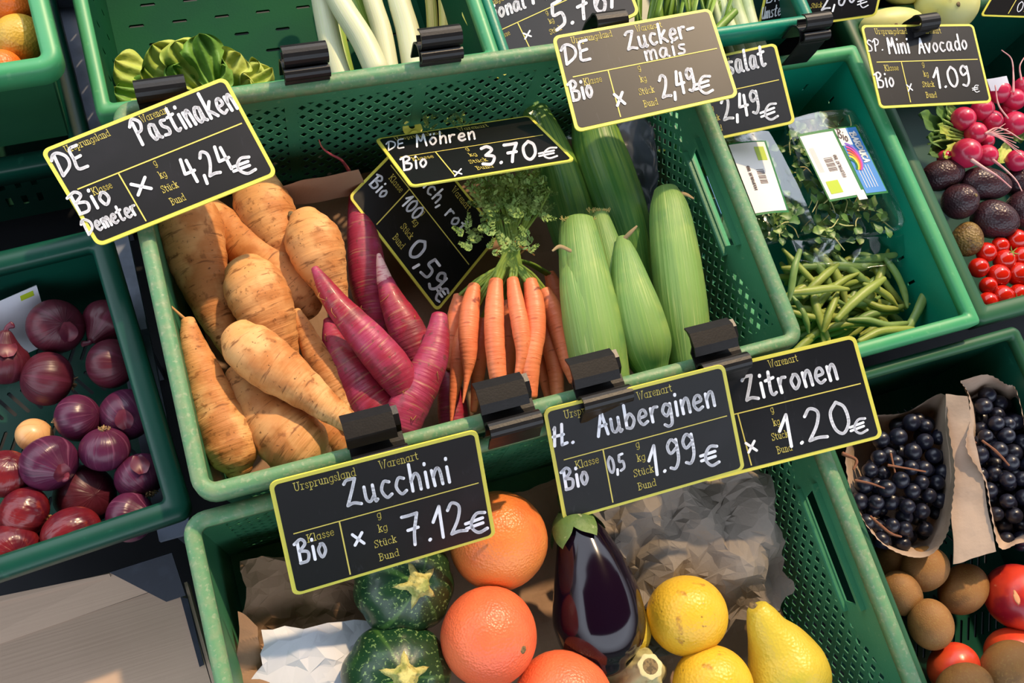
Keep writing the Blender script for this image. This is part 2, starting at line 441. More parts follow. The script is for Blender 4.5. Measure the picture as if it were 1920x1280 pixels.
M['avocado'] = mat('avocado_skin', (62, 34, 40), .36, [('O', 40, .4, .62, (44, 26, 34), .8), ('O', 16, .55, .7, (80, 54, 40), .6)], [('O', 330, .0008, 'V')], coat=.0)
M['avocado_g'] = mat('green_brown_avocado_skin', (122, 96, 46), .5, [('O', 70, .42, .58, (92, 66, 32), .9), ('O', 200, .55, .65, (156, 128, 66), .6)], [('O', 330, .0014, 'V')])
M['tomato'] = mat('tomato_skin', (188, 24, 10), .16, [('O', 30, .4, .66, (204, 40, 16), .7)], coat=.4, sss=.08)
M['grape'] = mat('blue_grape', (20, 20, 32), .36, [('O', 40, .5, .68, (48, 58, 92), .7), ('O', 25, .5, .7, (14, 12, 20), .8)], coat=.15)
M['gstem'] = mat('grape_stem', (120, 74, 48), .6)
M['scratch'] = mat('pale_fruit_scratch', (206, 140, 96), .6)
M['kiwi'] = mat('kiwi_skin', (140, 98, 50), .62, [('O', 30, .4, .62, (104, 74, 36), .8), ('O', 400, .55, .65, (150, 118, 62), .5)], [('O', 700, .0006)], sheen=.3)
M['nectarine'] = mat('nectarine_skin', (206, 58, 36), .3, [('O', 22, .38, .54, (140, 18, 40), .95), ('O', 20, .60, .72, (214, 96, 50), .7), ('O', 160, .66, .72, (226, 140, 100), .5)], coat=.05, sss=.06)
M['nectarine_o'] = mat('orange_nectarine_skin', (224, 84, 44), .32, [('O', 18, .42, .62, (206, 50, 38), .9), ('O', 16, .55, .7, (238, 136, 70), .8)], [('O', 60, .001)], coat=.12, sss=.06)
M['sticker'] = mat('white_sticker', (226, 220, 216), .4)
M['s_green'] = mat('sticker_green', (20, 110, 50), .4)
M['s_lime'] = mat('sticker_lime', (170, 190, 40), .4)
M['s_blue'] = mat('sticker_blue', (70, 130, 196), .4)
M['s_grey'] = mat('sticker_text_grey', (150, 140, 140), .5)
M['s_dark'] = mat('sticker_bars', (70, 50, 54), .5)
for k, c in (('s_mag', (190, 60, 150)), ('s_pur', (120, 90, 190)), ('s_org', (236, 130, 40)), ('s_yel', (240, 210, 50)), ('s_red', (214, 60, 60))):
    M[k] = mat('sticker_' + k[2:], c, .4)
M['rack'] = mat('grey_metal_rack', (120, 128, 146), .45, [('O', 30, .4, .7, (78, 84, 98), .6)], metal=.3)
M['table'] = mat('dark_table_top', (30, 32, 38), .6, [('O', 20, .4, .7, (22, 24, 30), .6)])
M['canvas'] = mat('added_awning_cloth', (70, 62, 56), .8)  # cloth of the unseen awning added overhead
M['floor'] = mat('grey_paving', (88, 86, 84), .8, [('O', 3, .4, .7, (70, 70, 70), .6), ('O', 60, .5, .7, (100, 98, 94), .4)])

def clear_plastic(name, tint, w):
    m = bpy.data.materials.new(name); m.use_nodes = True
    N = m.node_tree.nodes; L = m.node_tree.links
    for n in list(N): N.remove(n)
    o = N.new('ShaderNodeOutputMaterial'); mx = N.new('ShaderNodeMixShader')
    t = N.new('ShaderNodeBsdfTransparent'); t.inputs[0].default_value = (*tint, 1)
    g = N.new('ShaderNodeBsdfGlossy'); g.inputs['Roughness'].default_value = .12
    tcn = N.new('ShaderNodeTexCoord'); no = N.new('ShaderNodeTexNoise'); no.inputs['Scale'].default_value = 60
    bn = N.new('ShaderNodeBump'); bn.inputs['Distance'].default_value = .0007; bn.inputs['Strength'].default_value = .6
    L.new(tcn.outputs['Object'], no.inputs[0]); L.new(no.outputs[0], bn.inputs['Height'])
    L.new(bn.outputs[0], g.inputs['Normal'])
    fr = N.new('ShaderNodeFresnel'); fr.inputs[0].default_value = 1.5
    L.new(bn.outputs[0], fr.inputs['Normal'])
    ma = N.new('ShaderNodeMath'); ma.operation = 'MULTIPLY_ADD'; ma.inputs[1].default_value = .2; ma.inputs[2].default_value = w
    L.new(fr.outputs[0], ma.inputs[0]); L.new(ma.outputs[0], mx.inputs[0])
    L.new(t.outputs[0], mx.inputs[1]); L.new(g.outputs[0], mx.inputs[2]); L.new(mx.outputs[0], o.inputs[0])
    return m
M['clear'] = clear_plastic('clear_plastic', (.93, .96, .96), .02)
M['film'] = clear_plastic('clear_film', (.97, .98, .98), .0)

# ------------------------------------------------------------------ setting: ground, display table, rails
add('floor', box((-3, -3, -1.0), (5, 4, -.95)), M['floor'], smooth=False, kind='structure')
add('added_awning', box((-1.45, -1.25, 1.40), (4.0, .80, 1.41)), M['canvas'], smooth=False, kind='structure')  # unseen awning, added to cut the overhead skylight and darken reflections
add('wall_back', box((-3, 3.9, -.95), (5, 4.0, 1.4)), M['floor'], smooth=False, kind='structure')
tb = thing('display_table', 'dark stall table that all the green crates stand on', 'table', (.6, .2, -.95))
add('table_top', box((-.9, -.6, -.345), (2.3, 1.6, -.32)), M['table'], tb, False)
for tx in (-.8, 2.2):
    for ty in (-.5, 1.5):
        add('leg', box((tx - .03, ty - .03, -.95), (tx + .03, ty + .03, -.346)), M['rack'], tb, False)
def slat(p0, p1, w, h, y=0):
    p0 = np.array(p0); p1 = np.array(p1); d = unit(p1 - p0); s = np.cross(d, [0, 0, 1.]); s = unit(s) * w / 2; u = np.array([0, 0, -h])
    V = [p0 - s, p0 + s, p1 + s, p1 - s]
    V = [v + u for v in V] + V
    return V, [(0, 3, 2, 1), (4, 5, 6, 7), (0, 1, 5, 4), (1, 2, 6, 5), (2, 3, 7, 6), (3, 0, 4, 7)]
rk = thing('metal_rack', 'grey metal rack frame seen in the gap left of the middle crate', 'rack', (-.03, .3, -.3195))
add('rail', slat((-.036, 0.0, -.16), (-.036, 1.0, -.16), .03, .012), M['rack'], rk, False)
for yy in (.02, .215, .40, .62, .9):
    add('post', slat((-.036, yy - .008, -.172), (-.036, yy + .008, -.172), .016, .1475), M['rack'], rk, False)
    add('bracket', slat((-.052, yy, -.14), (-.020, yy, -.14), .012, .0195), M['rack'], rk, False)

# ------------------------------------------------------------------ crates
def diag_slots(L, H, n, m, w, l, ang, mx=.03, my=.03):
    out = []
    for i in range(n):
        for j in range(m):
            cx = mx + (L - 2 * mx) * (i + .5) / n; cy = my + (H - 2 * my) * (j + .5) / m
            c, s = math.cos(ang if j % 2 == 0 else -ang), math.sin(ang if j % 2 == 0 else -ang)
            q = []
            for a, b in ((-l / 2, -w * .5), (-l / 2 + w * .3, -w / 2 * 1.0), (l / 2 - w * .3, -w / 2), (l / 2, 0), (l / 2 - w * .3, w / 2), (-l / 2 + w * .3, w / 2), (-l / 2, 0)):
                q.append((cx + a * c - b * s, cy + a * s + b * c))
            out.append(q[1:])
    return out

def crate(label, org, W, D, zt, dep, yaw=0, wall='crate', rim='rim', styles=('lattice', 'lattice', 'handle', 'handle'), base='plain', rw=.014, draft=.012, lip=.026, rad=.02, th=.0018, base_holes=None, notch=False):
    """styles: front, back, left, right wall"""
    a = math.radians(yaw); ex = np.array([math.cos(a), math.sin(a), 0]); ey = np.array([-math.sin(a), math.cos(a), 0])
    O = np.array([org[0], org[1], zt])
    def P(x, y, z): return O + ex * x + ey * y + np.array([0, 0, z])
    cr = thing('plastic_crate', label, 'crate', P(W / 2, D / 2, -dep))
    # rim
    prof = [(0, -lip), (0, -.004), (.003, -.0005), (rw * .5, 0), (rw - .003, -.0005), (rw, -.004), (rw, -.014), (rw - .003, -.014), (rw - .004, -.006), (.004, -.006), (.0035, -lip)]
    V = []; n = 0
    for off, z in prof:
        loop = rrect(W - 2 * off, D - 2 * off, max(rad - off, .004), 6)
        V += [P(q[0] + off, q[1] + off, z) for q in loop]; n = len(loop)
    Fc = []; m = len(prof)
    for i in range(m):
        for j in range(n):
            Fc.append((i * n + j, i * n + (j + 1) % n, ((i + 1) % m) * n + (j + 1) % n, ((i + 1) % m) * n + j))
    add('rim', (V, Fc), M[rim], cr)
    # walls
    i0 = rw - .003; i1 = i0 + draft
    T = [P(i0, i0, -.006), P(W - i0, i0, -.006), P(W - i0, D - i0, -.006), P(i0, D - i0, -.006)]
    Bm = [P(i1, i1, -dep), P(W - i1, i1, -dep), P(W - i1, D - i1, -dep), P(i1, D - i1, -dep)]
    H = dep - .006
    for nm, (p, q), st in (('front_wall', (0, 1), styles[0]), ('back_wall', (2, 3), styles[1]), ('left_wall', (3, 0), styles[2]), ('right_wall', (1, 2), styles[3])):
        L = np.linalg.norm(T[q] - T[p]); e = unit(T[q] - T[p]); nn = np.cross(e, [0, 0, 1.])
        def mp(u, v, w, p=p, q=q, L=L, nn=nn):
            s = u / L; t = v / H
            return (T[p] * (1 - s) + T[q] * s) * (1 - t) + (Bm[p] * (1 - s) + Bm[q] * s) * t + nn * w
        holes = []; regs = []
        if st == 'lattice':
            k = max(1, round(L / .145)); g = .012
            pw = (L - .03) / k
            for i in range(k):
                regs.append([(.015 + i * pw + g / 2, .024), (.015 + (i + 1) * pw - g / 2, .024), (.015 + (i + 1) * pw - g / 2, H - .02), (.015 + i * pw + g / 2, H - .02)])
        elif st == 'handle':
            c = L / 2
            regs = [[(.02, .062), (L - .02, .062), (L - .02, H - .02), (.02, H - .02)],
                    [(.02, .020), (.03, .020), (c - .075, .058), (.02, .058)],
                    [(L - .03, .020), (L - .02, .020), (L - .02, .058), (c + .075, .058)]]
            holes.append([(c - .058, .027), (c + .058, .027), (c + .062, .033), (c + .056, .050), (c - .056, .050), (c - .062, .033)])
        elif st == 'slots':
            for i in range(int(L / .035)):
                for j in range(2):
                    cx = .03 + i * .035 + (j % 2) * .014; cy = H * (.32 + .34 * j)
                    if cx < L - .02: holes.append([(cx, cy), (cx + .004, cy), (cx + .004, cy + .013), (cx, cy + .013)])
        elif st == 'bars':
            for i in range(int((L - .08) / .016)):
                for j in range(2):
                    cx = .05 + i * .016; cy = H * (.30 + .30 * j)
                    holes.append([(cx, cy), (cx + .006, cy), (cx + .006, cy + .022), (cx, cy + .022)])
        pl = plate([(0, 0), (L, 0), (L, H), (0, H)], holes + regs, mp, th)
        gs = [(pl[0], pl[1])]
        for rg in regs:
            for s in (1, -1):
                gs.append(bars(rg, .0118, s * math.radians(42), .0056, mp, .0003 if s > 0 else .0005, th - (.0003 if s > 0 else .0005)))
        w = add(nm, join(*[(g[0], g[1]) for g in gs]), M[wall], cr, False)
        if st == 'handle':
            c = L / 2
            gs = []
            for v0 in (.0225, .0515):
                a_, b_ = c - .066, c + .066
                Vv = [mp(a_, v0, -.006), mp(b_, v0, -.006), mp(b_, v0 + .004, -.006), mp(a_, v0 + .004, -.006), mp(a_, v0, -.0001), mp(b_, v0, -.0001), mp(b_, v0 + .004, -.0001), mp(a_, v0 + .004, -.0001)]
                gs.append((Vv, [(0, 1, 2, 3), (4, 7, 6, 5), (0, 4, 5, 1), (1, 5, 6, 2), (2, 6, 7, 3), (3, 7, 4, 0)]))
            add('handle_ledge', join(*gs), M[wall], cr, False)
    bw, bd = W - 2 * i1, D - 2 * i1
    def mb(u, v, w): return P(i1 + u, i1 + v, -dep + w)
    bh = []
    if base == 'diag': bh = diag_slots(bw, bd, int(bw / .013), int(bd / .04), .0035, .030, math.radians(60), .015, .02)
    if base == 'slots':
        for i in range(int(bw / .05)):
            for j in range(int(bd / .028)):
                cx = .02 + i * .05 + (j % 2) * .018; cy = .02 + j * .028
                bh.append([(cx, cy), (cx + .015, cy), (cx + .0165, cy + .002), (cx + .015, cy + .004), (cx, cy + .004), (cx - .0015, cy + .002)])
    pl = plate([(0, 0), (bw, 0), (bw, bd), (0, bd)], bh, mb, .003)
    add('base', pl, M[wall], cr, False)
    return cr, P

mid_crate, PM = crate('mint-rimmed lattice crate of parsnips, red roots, carrots and corn in the middle', (0, 0), .60, .382, 0, .20, styles=('lattice', 'lattice', 'plain', 'handle'))
low_crate, PL = crate('mint-rimmed lattice crate of grapefruits, aubergine and lemons at the bottom', (-.017, -.397), .617, .395, -.03, .20, styles=('lattice', 'lattice', 'plain', 'handle'))
bean_crate, PB = crate('bright green crate of green beans and boxed salad leaves', (.607, -.014), .30, .398, -.10, .17, 0, 'teal', 'teal_rim', ('slots', 'slots', 'slots', 'slots'), rw=.016, rad=.006, lip=.02)
rad_crate, PR = crate('dark green crate of radishes, avocados and tomatoes at the right edge', (.926, -.012), .42, .46, -.125, .17, 0, 'dark', 'moss', ('plain', 'plain', 'slots', 'plain'), rw=.022, rad=.012, lip=.03)
grape_crate, PG = crate('dark green crate of bagged grapes, kiwis and nectarines', (.655, -.43), .325, .405, -.125, .17, 0, 'dark', 'moss', ('plain', 'plain', 'plain', 'plain'), base='diag', rw=.014, rad=.01, lip=.025)
onion_crate, PO = crate('dark green crate of red onions at the left edge', (-.412, -.027), .405, .29, -.06, .125, 4.0, 'dark', 'dark', ('plain', 'plain', 'plain', 'plain'), base='diag', rw=.02, rad=.012, lip=.02)
lettuce_crate, PLt = crate('green crate with slotted floor holding lettuce and leeks', (-.017, .398), .42, .40, -.045, .16, 0, 'forest', 'teal_rim', ('plain', 'slots', 'slots', 'plain'), base='slots', rw=.014, rad=.006)
top_crate, PT = crate('green crate of celery and spring onions behind the middle boards', (.408, .398), .42, .40, -.06, .17, 0, 'dark', 'teal', ('plain', 'plain', 'plain', 'plain'), rw=.014, rad=.006)
kohl_crate, PK = crate('teal crate of pale kohlrabi at the upper right', (.85, .49), .60, .40, -.09, .17, -3, 'dark', 'teal', ('plain', 'plain', 'plain', 'plain'), rw=.02, rad=.01)
orange_crate, POr = crate('pale-rimmed green crate of oranges in the upper left corner', (-.626, .372), .60, .40, .045, .145, 2.0, 'moss', 'teal_rim', ('plain', 'plain', 'plain', 'plain'), rw=.016, lip=.022)
under_crate, PU = crate('empty dark green crate standing under the orange crate', (-.632, .370), .60, .40, -.106, .15, 2.0, 'dark', 'dark', ('bars', 'bars', 'plain', 'plain'), rw=.02)

# ------------------------------------------------------------------ lettering (stroke alphabets: capital height 10)
HAND = {
 'D': "~1.5,9.5 .9,5 .3,0|~-1,7.8 1,9.8 4,9.8 7,7 6,3 .3,0", 'E': "~5.5,10 1,9.5 .5,5 0,.5 5,0|.8,5 4.5,5.3",
 'P': "~2.2,9 1,0|~-.5,8 3,10.5 6.5,8.5 5,5.5 1.8,4.8", 'a': "~4.5,5.5 2,6 .3,3 1.2,.2 3,.8 4.6,5.5|~4.6,5.5 4.4,1 5.6,0",
 's': "~4.4,5.8 1.7,5.9 1.5,3.9 3.9,2.3 3.2,.3 .2,.3", 't': "~2.4,9.5 1.5,2 2.4,0 4,.6|0,6.2 4.2,6.8", 'i': "~1,5.8 .8,0|1.2,8.6 1.3,9",
 'n': "~.3,5.8 .5,0|~.5,3.5 2.5,6.2 3.8,5.2 4,0", 'k': "~1.2,10.5 .4,0|~4.5,6.2 1,3|~1,3 3,1.8 5,0", 'e': "~.5,3 4.2,3.6 3.6,5.9 1.6,5.6 .3,2.6 2,0 4.6,.8",
 ',': "~.8,1.2 0,-2", '.': ".3,.2 .6,.4", '2': "~.5,8 2.5,10 4.8,8.4 3.5,4.5 .2,.3|~.2,.3 3,.6 5.8,.2", '4': "~2,10 .3,4.2|~.3,4.2 5.5,4.4|~4.4,9 3.8,0",
 '#': "~6.5,8.8 4,9.5 2,6.5 1.8,3 3.5,.2 6.3,1|0,6.2 5.5,6.6|0,3.8 5.3,4.2",
 'B': "~1.2,9.5 .8,0|~-.8,8.8 3.5,10.3 5.5,8 1.5,5.3|~1.5,5.3 6.2,4 5.2,.4 .6,0", 'o': "~2.5,6 .4,3.5 1.8,.1 4.4,2.5 3.8,5.5 2.2,6",
 'm': "~.3,5.8 .4,0|~.4,3.5 2,6 3.2,5 3.2,0|~3.2,3.5 5,6.1 6.3,5 6.4,0", 'r': "~.3,5.8 .4,0|~.4,3.5 1.8,5.8 3.8,5.8", 'x': "0,6 4.5,0|4.6,6 .2,0",
 'M': "~0,0 1,9.8|~1,9.8 3,4.5 5.3,9.8|~5.3,9.8 6.4,0", 'ö': "~2.5,6 .4,3.5 1.8,.1 4.4,2.5 3.8,5.5 2.2,6|1.2,8.6 1.4,9|3.6,8.6 3.8,9",
 'h': "~1,10 .5,0|~.5,3.5 2.8,6.2 4.2,4.8 4.2,0", '3': "~.5,9.3 3,10 5,8 2,5.3|~2,5.3 5.6,4 4,.3 .2,.8", '7': "~0,9.6 3,9.6 5.6,9.8|~5.6,9.8 3.5,4.5 2.6,0|1.2,5 5,5.2",
 '0': "~3,10 .5,7 .8,2 3,0 5.4,3 5.2,7.8 3,10", 'c': "~4.2,5.5 2,6 .3,3 2,0 4.4,.8", '1': "~0,5.5 3.2,10|~3.2,10 2.4,0",
 '5': "~5.2,10 1.6,9.6|~1.6,9.6 1,5.6 4.5,5.4 4.8,1.5 1,0", '9': "~4.5,8.3 2.5,10 .6,8 1.5,5.4 4.4,6.8|~4.6,9.5 4.4,3 2.5,0 .5,.6",
 'Z': "~.4,8.6 2,9.8 5.6,9.8|~5.6,9.8 3.2,5.4 .2,.4|~.2,.4 3,.9 6.2,0", 'u': "~.4,5.8 .4,1.2 2,0 4,2|~4.2,5.8 4.2,0 5.2,.2", '-': "0,4 4,4.2",
 'l': "~1,10 .5,1 1.6,0", 'd': "~4.2,5 2,6 .3,3 1.5,0 4.2,2|~4.6,10.5 4.3,0", 'A': "~0,0 3.5,10|~3.5,10 5.2,0|1.4,3.8 5,4.2", 'b': "~.8,10 .5,.5|~.5,3.5 3,6 4.8,3 3,0 .5,.4",
 'g': "~4.2,5 2,6 .3,3.4 2,1 4.2,3.5|~4.5,5.8 4.2,-2 2.2,-3.5 .3,-2.5", 'H': "~1,8 1.5,9|~1.5,9 0,0|~5,10 3.5,0|~0,4.5 5,5|3.5,0 6,.6", 'S': "~5,9 2.5,10 .8,7.5 4,4.5 4,1 .3,.5",
 'p': "~.8,6 .3,-3.5|~.6,5 3,6.3 4.5,3.5 2.5,.5 .6,1", 'v': "~0,6 2,0|~2,0 4.2,6", 'U': "~.5,10 .3,3 2,0 4.5,3 5,10|~5,10 4.8,0", 'R': "~1,10 .6,0|~1,10 5,9.5 5,6 1,5|~2,5 5,0", 'C': "~5,9 2.5,10 .4,5 2.5,0 5,1",
 '6': "~4.5,10 1,5 1,1 3.5,0 4.8,3 3,5.2 .9,3", 'f': "~4.5,9.5 2.5,9 1.5,0|.2,5.5 4,5.8", 'F': "~1,10 .5,0|1,10 5.5,10|.8,5.2 4.5,5.4", '/': "3,10 0,0", ' ': "", 'T': "0,10 6,10|3,10 2.8,0", 'I': "1,10 .8,0", 'L': "~1,10 .6,0|.6,0 5,0", 'O': "~3,10 .5,7 .8,2 3,0 5.4,3 5.2,7.8 3,10",
}
PRINT = {
 'U': "0,10 3,10|5.5,10 8.5,10|1.5,10 1.5,3 2.4,.7 4.2,0 6,.7 7,3 7,10", 'r': "0,6.5 1.8,6.5 1.8,0|0,0 3.6,0|~1.8,4.5 3,6.3 4.8,6.2",
 's': "~4.3,5.2 2.5,6.6 .7,5.2 2.5,3.4 4.5,1.6 2.5,0 .5,1.4", 'p': "0,6.5 1.5,6.5 1.5,-3|0,-3 3,-3|~1.5,5 3.5,6.5 6,3.3 3.5,0 1.5,1.5",
 'u': "0,6.5 1.3,6.5 1.3,1.8 2.8,0 5.1,1.6|4,6.5 5.1,6.5 5.1,0 6.3,0", 'n': "0,6.5 1.3,6.5 1.3,0|0,0 2.6,0|~1.3,4.8 3.3,6.5 5,5|5,5 5.1,0|4,0 6.3,0",
 'g': "~3,6.5 .6,5 .6,1.5 3,0 5.2,2 5.2,4.8 3,6.5|5.2,6.5 5.2,-1|~5.2,-1 3,-3 .8,-2.2", 'l': "0,10 1.4,10 1.4,0|0,0 2.8,0",
 'a': "~3,6.5 .6,5 .6,1.5 3,0 5.2,2 5.2,4.8 3,6.5|5.2,6.5 5.2,0 6.2,0", 'd': "~3,6.5 .6,5 .6,1.5 3,0 5.2,2 5.2,4.8 3,6.5|4,10 5.3,10 5.3,0 6.3,0",
 'W': "0,10 2.5,10|8.5,10 11,10|1.2,10 3.5,0 5.5,8 7.5,0 9.8,10", 'e': "~.7,3.4 3,3.5 5.2,3.6|~5.2,3.6 4.6,5.8 3,6.5 .8,5 .6,2 3,0 5,1.2", 't': "1.8,9 1.8,1.5 3,0 4.2,.5|0,6.5 3.8,6.5",
 'K': "0,10 3,10|0,0 3,0|1.5,10 1.5,0|7.5,10 1.5,4|3.5,5.5 7.5,0|6,0 8.5,0|6,10 8.3,10", 'k': "0,10 1.4,10 1.4,0|0,0 2.8,0|5,6.5 1.4,2.8|2.8,4 5.5,0|4.5,0 6.3,0|4,6.5 6,6.5",
 'S': "~6,8.3 3.5,10 1,8 3.3,5.3 6,2.5 3.3,0 .7,1.8|.7,0 .7,2.5|6,7.8 6,10", 'ü': "0,6.5 1.3,6.5 1.3,1.8 2.8,0 5.1,1.6|4,6.5 5.1,6.5 5.1,0 6.3,0|1.8,8.8 2.2,8.8|4.2,8.8 4.6,8.8",
 'c': "~5,5.4 3,6.5 .7,5 .7,1.6 3,0 5,1.2", 'B': "0,10 4,10|0,0 4,0|1.5,10 1.5,0|~4,10 6.3,8 4,5.4 |4,5.4 1.5,5.4|~4,5.4 6.8,3 4,0", ' ': "",
}
_gc = {}
def glyph(A, ch):
    k = (id(A), ch)
    if k not in _gc:
        out = []
        for s in A.get(ch, '').split('|'):
            s = s.strip()
            if not s: continue
            sm = s[0] == '~'
            p = [tuple(float(v) for v in q.split(',')) for q in s.lstrip('~').split()]
            if sm and len(p) > 2: p = catmull(p, 5 * (len(p) - 1) + 1)
            out.append(np.array(p, float))
        w = max([q[:, 0].max() for q in out], default=3.0)
        _gc[k] = (out, w)
    return _gc[k]

def text_strokes(A, txt, gap=2.0):
    x = 0; out = []
    for ch in txt:
        g, w = glyph(A, ch)
        for q in g: out.append(q + [x, 0])
        x += w + gap
    return out, x - gap

def stroke_mesh(strokes, w, mapf):
    """rounded flat strokes of half-width w (2-D units); mapf(n x 2) -> n x 3"""
    P2 = []; Fc = []
    for q in strokes:
        q = np.asarray(q, float)
        T = np.gradient(q, axis=0); T /= np.linalg.norm(T, axis=1)[:, None] + 1e-9
        Nn = np.stack([-T[:, 1], T[:, 0]], 1)
        k = len(P2); n = len(q)
        for a in q + Nn * w: P2.append(a)
        for a in q - Nn * w: P2.append(a)
        for i in range(n - 1): Fc.append((k + i, k + n + i, k + n + i + 1, k + i + 1))
        for e, s in ((0, -1), (n - 1, 1)):
            b = len(P2); t = T[e] * s; nn = Nn[e]
            for a in range(7):
                an = math.pi * a / 6; P2.append(q[e] + nn * math.cos(an) * w + t * math.sin(an) * w)
            Fc.append(tuple(b + i for i in (range(6, -1, -1) if s > 0 else range(7))))
        for i in range(1, n - 1):                        # round joints
            b = len(P2)
            for a in range(8): P2.append(q[i] + w * np.array([math.cos(a * math.pi / 4), math.sin(a * math.pi / 4)]))
            Fc.append(tuple(b + a for a in range(8)))
    return mapf(np.array(P2)), Fc

def on_plane(px, p0, n, off=0.0):
    """pixels -> points on the plane through p0 with normal n, lifted by off"""
    px = np.asarray(px, float).reshape(-1, 2)
    D = np.stack([(px[:, 0] - 960) / F, (640 - px[:, 1]) / F, -np.ones(len(px))], 1) @ R.T
    t = ((p0 + n * off - CAM) @ n) / (D @ n)
    return CAM + D * t[:, None]

def sign(corners, z, n, label, hand, pen=2.9, up=None, skew=True, group='black price boards clipped to the crates', rules=True, extra_hole=False):
    q = np.array(corners, float); n = unit(n)
    p0 = at(*(q[0] + q[1]) / 2, z)
    W = at_q = on_plane(q, p0, n)
    # local rectangle coordinates 0..1 (s right, t down) -> pixel -> board plane (bilinear in the picture, perspective is slight)
    def st(s, t):
        s = np.asarray(s, float)[..., None]; t = np.asarray(t, float)[..., None]
        return (at_q[0] * (1 - s) + at_q[1] * s) * (1 - t) + (at_q[3] * (1 - s) + at_q[2] * s) * t
    w = np.linalg.norm(W[1] - W[0]); h = np.linalg.norm(W[3] - W[0])
    root = thing('price_sign', label, 'price sign', W.mean(0), group)
    def slab(m, r, a, b):
        P = rrect(w - 2 * m, h - 2 * m, r, 5)
        V = []
        for off in (a, b):
            for x, y in P: V.append(st((x + m) / w, 1 - (y + m) / h) + n * off)
        k = len(P)
        return V, [tuple(range(k, 2 * k)), tuple(range(k - 1, -1, -1))] + [(i, (i + 1) % k, k + (i + 1) % k, k + i) for i in range(k)]
    add('frame', slab(0, w * .04, -.0016, 0), M['frame'], root, False)
    add('panel', slab(w * .020, w * .026, -.0002, .0003), M['board'], root, False)
    # printed words and rules
    ph = .0066 * h                        # metres per unit of the printed alphabet
    Gs = []
    def prn(txt, s, t, k=1.0, right=False, centre=False):
        o, wd = text_strokes(PRINT, txt, 1.5)
        u = ph * k
        xs = u * .66
        x0 = s * w - (wd * xs / 2 if centre else 0)
        def mp(P): return st((x0 + P[:, 0] * xs) / w, t - P[:, 1] * u / h) + n * .0006
        Gs.append(stroke_mesh([q_ * 1.0 for q_ in o], .5, mp))
    prn('Ursprungsland', .105, .115); prn('Warenart', .505, .115); prn('Klasse', .115, .56)
    prn('g', .46, .52, centre=True); prn('kg', .465, .645, centre=True); prn('Stück', .465, .775, centre=True); prn('Bund', .47, .905, centre=True)
    def rule(a, b):
        def mp(P): return st(P[:, 0], P[:, 1]) + n * .0006
        a = np.array(a); b = np.array(b); d = b - a; pr = unit(np.array([-d[1] * h, d[0] * w])); pr = pr * .0006; pr = np.array([pr[0] / w, pr[1] / h])
        P = np.array([a - pr, b - pr, b + pr, a + pr]); return (mp(P), [(3, 2, 1, 0)])
    Gs += [rule((.06, .455), (.96, .455)), rule((.275, .455), (.275, .95))]
    V, Fc, _ = join(*Gs)
    add('printed_text', (V, Fc), M['print'], root, False)
    upv = unit(q[0] - q[3]) if up is None else unit(np.array(up, float))
    Gs = []
    for txt, x0, y0, x1, y1, hh in hand:
        o, wd = text_strokes(HAND, txt, 2.2)
        b0 = np.array([x0, y0], float); e = (np.array([x1, y1], float) - b0) / max(wd, 1e-6)
        usc = hh / 10
        pxs = []
        def mp(P): return P
        sc = np.linalg.norm(e)
        # draw strokes in pixel units so that pen width is even
        st2 = [b0 + s_[:, :1] * e + s_[:, 1:] * upv * usc for s_ in o]
        g_ = stroke_mesh(st2, pen * min(1, hh / 36), lambda P: on_plane(P, p0, n, .0009))
        add('handwriting', g_, M['ink'], root, False)
    return root, W, n

S = {}
S['zuc'] = sign([(503, 905), (895, 805), (930, 1005), (550, 1118)], .04, (-.04, -.73, .68), 'black price board reading Zucchini, hooked on the front rim of the middle crate',
    [('Zucchini', 652, 950, 845, 903, 50), ('Bio', 562, 1056, 613, 1042, 42), ('x', 665, 1022, 683, 1018, 34), ('7.12', 765, 1024, 876, 995, 58), ('#', 878, 1005, 916, 993, 38)], 3.0)
S['pas'] = sign([(75, 282), (422, 143), (521, 327), (183, 463)], .022, (-.06, -.10, .99), 'black price board reading Pastinaken above the parsnips',
    [('DE', 118, 330, 166, 311, 45), ('Pastinaken', 265, 272, 445, 203, 50), ('4,24', 357, 345, 440, 314, 50), ('#', 445, 332, 482, 320, 34), ('Bio', 148, 402, 210, 380, 42), ('Demeter', 166, 440, 260, 400, 30), ('x', 258, 366, 284, 353, 40)], 3.0)
S['zit'] = sign([(1268, 706), (1603, 627), (1656, 820), (1320, 905)], .005, (-.35, -.30, .88), 'black price board reading Zitronen, partly behind the Auberginen board',
    [('Zitronen', 1400, 752, 1570, 710, 46), ('1.20', 1470, 840, 1597, 808, 60), ('#', 1598, 818, 1628, 808, 28), ('x', 1403, 848, 1419, 844, 30)], 3.0)
S['aub'] = sign([(1018, 768), (1358, 682), (1397, 880), (1057, 978)], .02, (-.22, -.63, .74), 'black price board reading Auberginen, 1.99, hooked on the front rim',
    [('H.', 1040, 836, 1075, 830, 38), ('Auberginen', 1122, 818, 1340, 760, 44), ('Bio', 1060, 918, 1103, 906, 38), ('0,5', 1143, 887, 1172, 880, 30), ('1.99', 1222, 893, 1305, 864, 54), ('#', 1318, 878, 1350, 869, 38)], 2.9)
S['ret'] = sign([(778, 240), (938, 440), (820, 585), (653, 368)], -.110, (.1, -.15, .98), 'tilted price board reading Rettich, rot, standing on one corner',
    [('Rettich, rot', 748, 292, 862, 438, 26), ('Bio', 692, 345, 716, 372, 26), ('100', 752, 382, 778, 412, 26), ('0,59', 764, 470, 812, 548, 38), ('#', 812, 552, 822, 568, 30)], 2.7)
